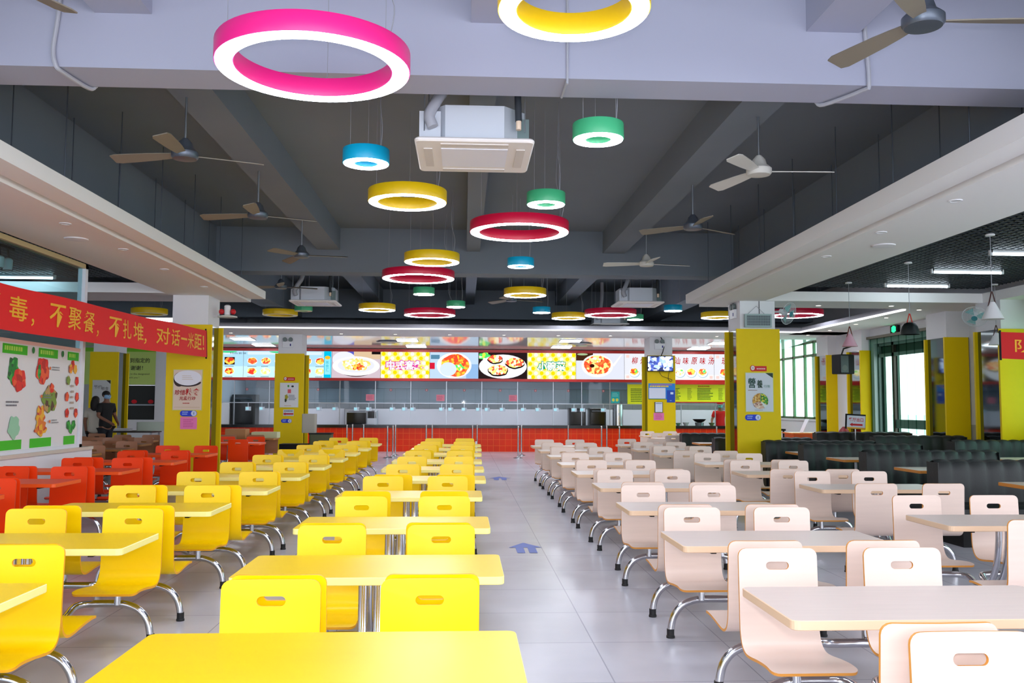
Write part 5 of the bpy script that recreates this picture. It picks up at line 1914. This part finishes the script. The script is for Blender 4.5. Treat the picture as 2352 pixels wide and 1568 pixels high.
def pC(a, w, h):
    head(a, w, h, 0.06, w - 0.04, 0.03, w - 0.08, 'x')
    cols = [V1, V3, V1, V1, V1, V4, V4, V4, V1, V1, V2, V3]
    for i in range(12):
        t = R(90 - 30 * i)
        a.disc(w * 0.5 + w * 0.36 * math.cos(t), h * 0.5 + 0.42 * math.sin(t), 0.055, 0.06, cols[i], wob=0.08)
    a.scribble(w * 0.38, w * 0.62, h * 0.36, h * 0.64, 5, flat((170, 150, 130)), seed=3, h=0.4)


screen_poster(8.9, 10.95, 'food poster in the partition with greens and tomatoes at its edge, nearest the frame edge', pA)
screen_poster(10.95, 11.93, 'food poster in the partition with three food heaps and orange bullets', lambda a, w, h: pB(a, w, h))
screen_poster(11.93, 12.37, 'narrow food poster with a ring of small vegetables beside the white post', pC)
# track light behind the partition
o = thing('spot_light', 'pair of pale spotlights under the soffit behind the glazed partition', 'spotlight', (-5.45, 10.9, 3.02))
MB().box(-0.03, 0.03, -0.2, 0.2, 0.25, 0.28, BLK).build('track', o)
for s in (-1, 1):
    MB().tube([(0, s * 0.1, 0.25), (0.02, s * 0.1, 0.12)], 0.012, BLK, 8).build('arm', o)
    MB().lathe([(0.05, 0), (0.055, 0.12), (0.03, 0.14)], (0.02, s * 0.1 - 0.03, 0.0), mat('spot_shell', (190, 186, 186), 0.4), 16).build('lamp_head', o)

# floor arrows
ARW = mat('blue_floor_paint', (98, 116, 190), 0.5)


def arrow(x, y, s, label):
    pts = [(x - 0.10 * s, y - 0.36 * s), (x - 0.10 * s, y - 0.02 * s), (x - 0.17 * s, y - 0.02 * s), (x, y + 0.30 * s), (x + 0.17 * s, y - 0.02 * s), (x + 0.10 * s, y - 0.02 * s), (x + 0.10 * s, y - 0.36 * s)]
    mb = MB()
    mb.add([(p[0], p[1], 0.003) for p in pts[:1] + [(x - 0.02 * s, y - 0.36 * s), (x - 0.02 * s, y - 0.02 * s)] + pts[1:2]], [(0, 1, 2, 3)], ARW)
    mb.add([(x + 0.02 * s, y - 0.36 * s, 0.003), (x + 0.10 * s, y - 0.36 * s, 0.003), (x + 0.10 * s, y - 0.02 * s, 0.003), (x + 0.02 * s, y - 0.02 * s, 0.003)], [(0, 1, 2, 3)], ARW)
    mb.add([(x - 0.17 * s, y - 0.02 * s, 0.003), (x + 0.17 * s, y - 0.02 * s, 0.003), (x, y + 0.30 * s, 0.003)], [(0, 1, 2)], ARW)
    mb.build('floor_arrow', label=label, cat='floor marking')


arrow(0.635, 9.30, 1.0, 'blue arrow painted on the aisle floor beside the pale wood chairs')
arrow(0.72, 18.0, 1.25, 'blue arrow painted on the aisle floor far off, near the queue posts')

# boxes and bin by the column before the blue menu boards
o = thing('waste_bin', 'dark olive bin with a green disc beside the column of the arrow sign', 'bin', (-3.45, 22.3, 0))
MB().prism(rrect(-0.26, 0.26, -0.22, 0.22, 0.03, 3), 0.0, 0.72, mat('olive_bin', (76, 78, 44), 0.5)).build('body', o)
a = Art((0.05, -0.222, 0.5))
a.disc(0, 0, 0.06, 0.06, flat((30, 120, 70)))
a.build('emblem', o)
MB().prism(rrect(-0.27, 0.27, -0.23, 0.23, 0.03, 3), 0.72, 0.75, BLK).build('lid', o)
MB().prism(rrect(-0.16, 0.16, -0.14, 0.14, 0.02, 3), 0, 0.46, mat('grey_bag', (170, 164, 150), 0.6)).build('paper_bag', label='tall grey brown bag standing on the dark olive bin', cat='bag', loc=(-3.75, 22.35, 0.75))
MB().box(-0.22, 0.22, -0.2, 0.2, 0, 0.20, mat('carton', (186, 132, 84), 0.7)).build('carton_box', label='brown carton box standing on the brown table beside the bin', cat='box', loc=(-5.02, 20.5, 0.69))
MB().box(-0.28, 0.28, -0.18, 0.18, 0, 0.13, mat('pale_box', (206, 206, 160), 0.6)).build('carton_box', label='pale box with a printed side on the brown table beside the bin', cat='box', loc=(-4.42, 20.62, 0.69))
o = thing('hand_cart', 'black low trolley between the bin and the brown table', 'trolley', (-4.0, 22.0, 0))
MB().box(-0.35, 0.3, -0.25, 0.25, 0.1, 0.5, BLK).build('body', o)
for sx in (-1, 1):
    for sy in (-1, 1):
        MB().lathe([(0.05, -0.02), (0.05, 0.02)], (sx * 0.25, sy * 0.2, 0.05), RUBBER, 14, axis='y').build('wheel', o)
# white folding stool by the aisle
o = thing('sign_stand', 'small white folding frame standing at the end of the yellow row', 'folding frame', (0.18, 20.6, 0))
for s in (-1, 1):
    MB().box(s * 0.11 - 0.02, s * 0.11 + 0.02, -0.02, 0.02, 0, 0.62, WHITE).build('leg', o)
for z in (0.3, 0.45, 0.55):
    MB().box(-0.13, 0.13, -0.022, 0.022, z - 0.02, z + 0.02, WHITE).build('slat', o)
# table with a box in the left hall
o = thing('side_table', 'dark narrow table with thin legs before the serving hatch beyond the partition', 'table', (-8.2, 23.3, 0))
MB().box(-0.8, 0.5, -0.35, 0.35, 0.72, 0.76, mat('dark_tabletop', (60, 50, 44), 0.5)).build('top', o)
for sx in (-0.75, 0.45):
    for sy in (-0.3, 0.3):
        MB().box(sx - 0.02, sx + 0.02, sy - 0.02, sy + 0.02, 0, 0.72, BRUSH).build('leg', o)
MB().prism(rrect(-0.4, 0.4, -0.2, 0.2, 0.05, 3), 0, 0.22, mat('pale_chest', (196, 206, 190), 0.4)).build('chest', label='pale plastic chest on the dark narrow table beyond the partition', cat='chest', loc=(-7.75, 23.3, 0.76))
MB().box(-0.3, 0.3, -0.12, 0.12, 0, 0.06, WHITE).build('tray', label='white tray on the dark narrow table beyond the partition', cat='tray', loc=(-8.65, 23.3, 0.76))
o, a, w, h = framed(-9.76, -9.30, 1.30, 2.05, 24.398, 'white poster on the yellow column behind the person in black')
a.rect(0, w, 0, h, flat((200, 200, 200)))
a.poly([(w * 0.75, h), (w, h), (w, h * 0.87)], flat((30, 16, 16)))
a.text('节约', w * 0.08, h * 0.70, h * 0.13, flat((60, 60, 66)), w=w * 0.45)
a.text('粮食', w * 0.5, h * 0.65, h * 0.12, flat((90, 80, 80)), w=w * 0.4)
a.build('print', o)

# ================================================================== PEOPLE
def body(name, joints, edges, mat_, parent, root=0, sub=2):
    """one continuous skinned surface grown on a skeleton; joints: (point, radius)"""
    me = bpy.data.meshes.new(name)
    me.from_pydata([j[0] for j in joints], edges, [])
    me.materials.append(mat_)
    o = bpy.data.objects.new(name, me)
    COL.objects.link(o)
    if parent:
        o.parent = parent
    o.modifiers.new('skin', 'SKIN')
    sv = me.skin_vertices[0].data
    for i, j in enumerate(joints):
        r = j[1]
        sv[i].radius = r if isinstance(r, tuple) else (r, r)
        sv[i].use_root = i == root
    s = o.modifiers.new('subdivision', 'SUBSURF')
    s.levels = s.render_levels = sub
    dg = bpy.context.evaluated_depsgraph_get()
    m2 = bpy.data.meshes.new_from_object(o.evaluated_get(dg))
    m2.polygons.foreach_set('use_smooth', [True] * len(m2.polygons))
    if not m2.materials:
        m2.materials.append(mat_)
    o.modifiers.clear()
    o.data = m2
    m2.name = name
    bpy.data.meshes.remove(me)
    return o


def person(loc, rz, label, top, pants, hair, mask_c, arm, cap=None, long_hair=False, skin=SKIN):
    """standing figure 1.70 m, facing -y before turning; arm: list of (elbow, wrist) for the two sides"""
    p = thing('person', label, 'person', loc, rz)
    J = [((0, 0, 0.95), (0.135, 0.10)), ((0, 0, 1.12), (0.125, 0.095)), ((0, 0, 1.30), (0.15, 0.10)), ((0, 0.005, 1.42), (0.10, 0.08)), ((0, 0.0, 1.48), 0.055), ((0, -0.01, 1.54), 0.055),
         ((0, -0.015, 1.59), (0.068, 0.085)), ((0, -0.01, 1.645), (0.07, 0.088)), ((0, -0.005, 1.69), 0.045)]
    E_ = [(i, i + 1) for i in range(8)]
    for s, (el, wr) in zip((-1, 1), arm):
        k = len(J)
        J += [((s * 0.165, 0.0, 1.40), 0.058), (el, 0.043), (wr, 0.03)]
        E_ += [(3, k), (k, k + 1), (k + 1, k + 2)]
        d = (Vector(wr) - Vector(el)).normalized()
        sd = d.cross(Vector((s, 0.2, 0.1))).normalized()
        palm = Vector(wr) + d * 0.06
        kp = len(J)
        J.append((tuple(palm), 0.028))
        E_.append((k + 2, kp))
        for f, ln in ((-1.5, 0.065), (-0.5, 0.08), (0.5, 0.075), (1.5, 0.055)):
            b0 = palm + d * 0.03 + sd * (f * 0.016)
            J.append((tuple(b0), 0.009))
            J.append((tuple(b0 + d * ln * 0.8 + Vector((0, 0, -0.015))), 0.008))
            E_ += [(kp, len(J) - 2), (len(J) - 2, len(J) - 1)]
        th = Vector(wr) + d * 0.03 + sd * 0.03
        J.append((tuple(th + d * 0.03 + sd * 0.012), 0.009))
        E_.append((kp, len(J) - 1))
    for s in (-1, 1):
        k = len(J)
        J += [((s * 0.09, 0, 0.86), 0.085), ((s * 0.095, -0.01, 0.48), 0.055), ((s * 0.095, 0.01, 0.09), 0.036), ((s * 0.10, -0.12, 0.035), 0.03)]
        E_ += [(0, k), (k, k + 1), (k + 1, k + 2), (k + 2, k + 3)]
    body('body', J, E_, skin, p)
    # face: nose, eyes, ears
    MB().add([(-0.012, -0.098, 1.595), (0.012, -0.098, 1.595), (0, -0.122, 1.60), (0, -0.10, 1.635)], [(0, 1, 2), (0, 2, 3), (1, 3, 2)], skin).build('nose', p)
    for s in (-1, 1):
        MB().ball((s * 0.03, -0.092, 1.635), 0.011, flat((30, 24, 24)), 10).build('eye', p)
        MB().ball((s * 0.078, 0.0, 1.615), 0.026, skin, 10, (0.4, 0.7, 1.1)).build('ear', p)
    if mask_c:
        MB().lathe([(0.001, -0.035), (0.05, -0.03), (0.078, 0.0), (0.08, 0.045), (0.07, 0.062)], (0, -0.028, 1.575), flat(mask_c), 18).build('face_mask', p)
    hm = mat('hair_%02x%02x%02x' % hair, hair, 0.6)
    MB().ball((0, 0.015, 1.652), 0.098, hm, 18, (0.88, 1.02, 0.88)).build('hair', p)
    if long_hair:
        MB().ball((0, 0.055, 1.53), 0.12, hm, 18, (0.85, 0.55, 1.6)).build('long_hair', p)
    if cap:
        MB().lathe([(0.096, 0.0), (0.10, 0.05), (0.085, 0.09), (0.03, 0.11), (0.001, 0.112)], (0, 0.0, 1.665), mat('cap_cloth', cap, 0.7), 20).build('cap', p)
        MB().ball((0, -0.10, 1.672), 0.07, _m['cap_cloth'], 14, (1, 0.7, 0.12)).build('cap_peak', p)
    tm = mat('cloth_%02x%02x%02x' % top, top, 0.8)
    J = [((0, 0, 0.84), (0.185, 0.135)), ((0, 0, 0.98), (0.17, 0.128)), ((0, 0, 1.15), (0.16, 0.122)), ((0, 0, 1.30), (0.18, 0.127)), ((0, 0.004, 1.42), (0.12, 0.10)), ((0, 0.004, 1.455), (0.075, 0.07))]
    E_ = [(i, i + 1) for i in range(5)]
    for s, (el, wr) in zip((-1, 1), arm):
        k = len(J)
        sh = Vector((s * 0.175, 0, 1.395))
        mid = sh.lerp(Vector(el), 0.75)
        J += [(tuple(sh), 0.078), (tuple(mid), 0.066)]
        E_ += [(4, k), (k, k + 1)]
    body('shirt', J, E_, tm, p)
    pm = mat('cloth_%02x%02x%02x' % pants, pants, 0.8)
    J = [((0, 0, 0.93), (0.15, 0.115))]
    E_ = []
    for s in (-1, 1):
        k = len(J)
        J += [((s * 0.09, 0, 0.84), 0.10), ((s * 0.095, -0.005, 0.48), 0.078), ((s * 0.095, 0.01, 0.12), 0.065)]
        E_ += [(0, k), (k, k + 1), (k + 1, k + 2)]
    body('trousers', J, E_, pm, p)
    for s in (-1, 1):
        MB().ball((s * 0.10, -0.05, 0.035), 0.06, BLK, 12, (0.75, 1.9, 0.6)).build('shoe', p)
    return p


person((-8.28, 21.5, 0), R(62), 'person in a black shirt and pale blue mask standing turned aside, hands before the waist', (22, 20, 22), (26, 26, 34), (16, 12, 12), (150, 190, 226),
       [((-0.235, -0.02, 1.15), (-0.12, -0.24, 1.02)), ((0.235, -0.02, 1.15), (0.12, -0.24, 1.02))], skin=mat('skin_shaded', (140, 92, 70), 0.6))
person((-8.62, 21.75, -0.12), R(185), 'person with long dark hair and white top seen from behind beside the person in black', (216, 206, 190), (24, 22, 26), (24, 14, 12), None,
       [((-0.22, 0.02, 1.15), (-0.21, -0.06, 0.92)), ((0.22, 0.02, 1.15), (0.21, -0.06, 0.92))], long_hair=True)
person((8.37, 29.25, -0.17), R(-6), 'person in a red shirt, red cap and mask working behind the black worktop', (222, 20, 24), (40, 40, 46), (20, 14, 12), (110, 196, 206),
       [((-0.27, -0.03, 1.17), (-0.30, -0.16, 1.02)), ((0.28, -0.03, 1.17), (0.36, -0.14, 1.03))], cap=(200, 16, 24))
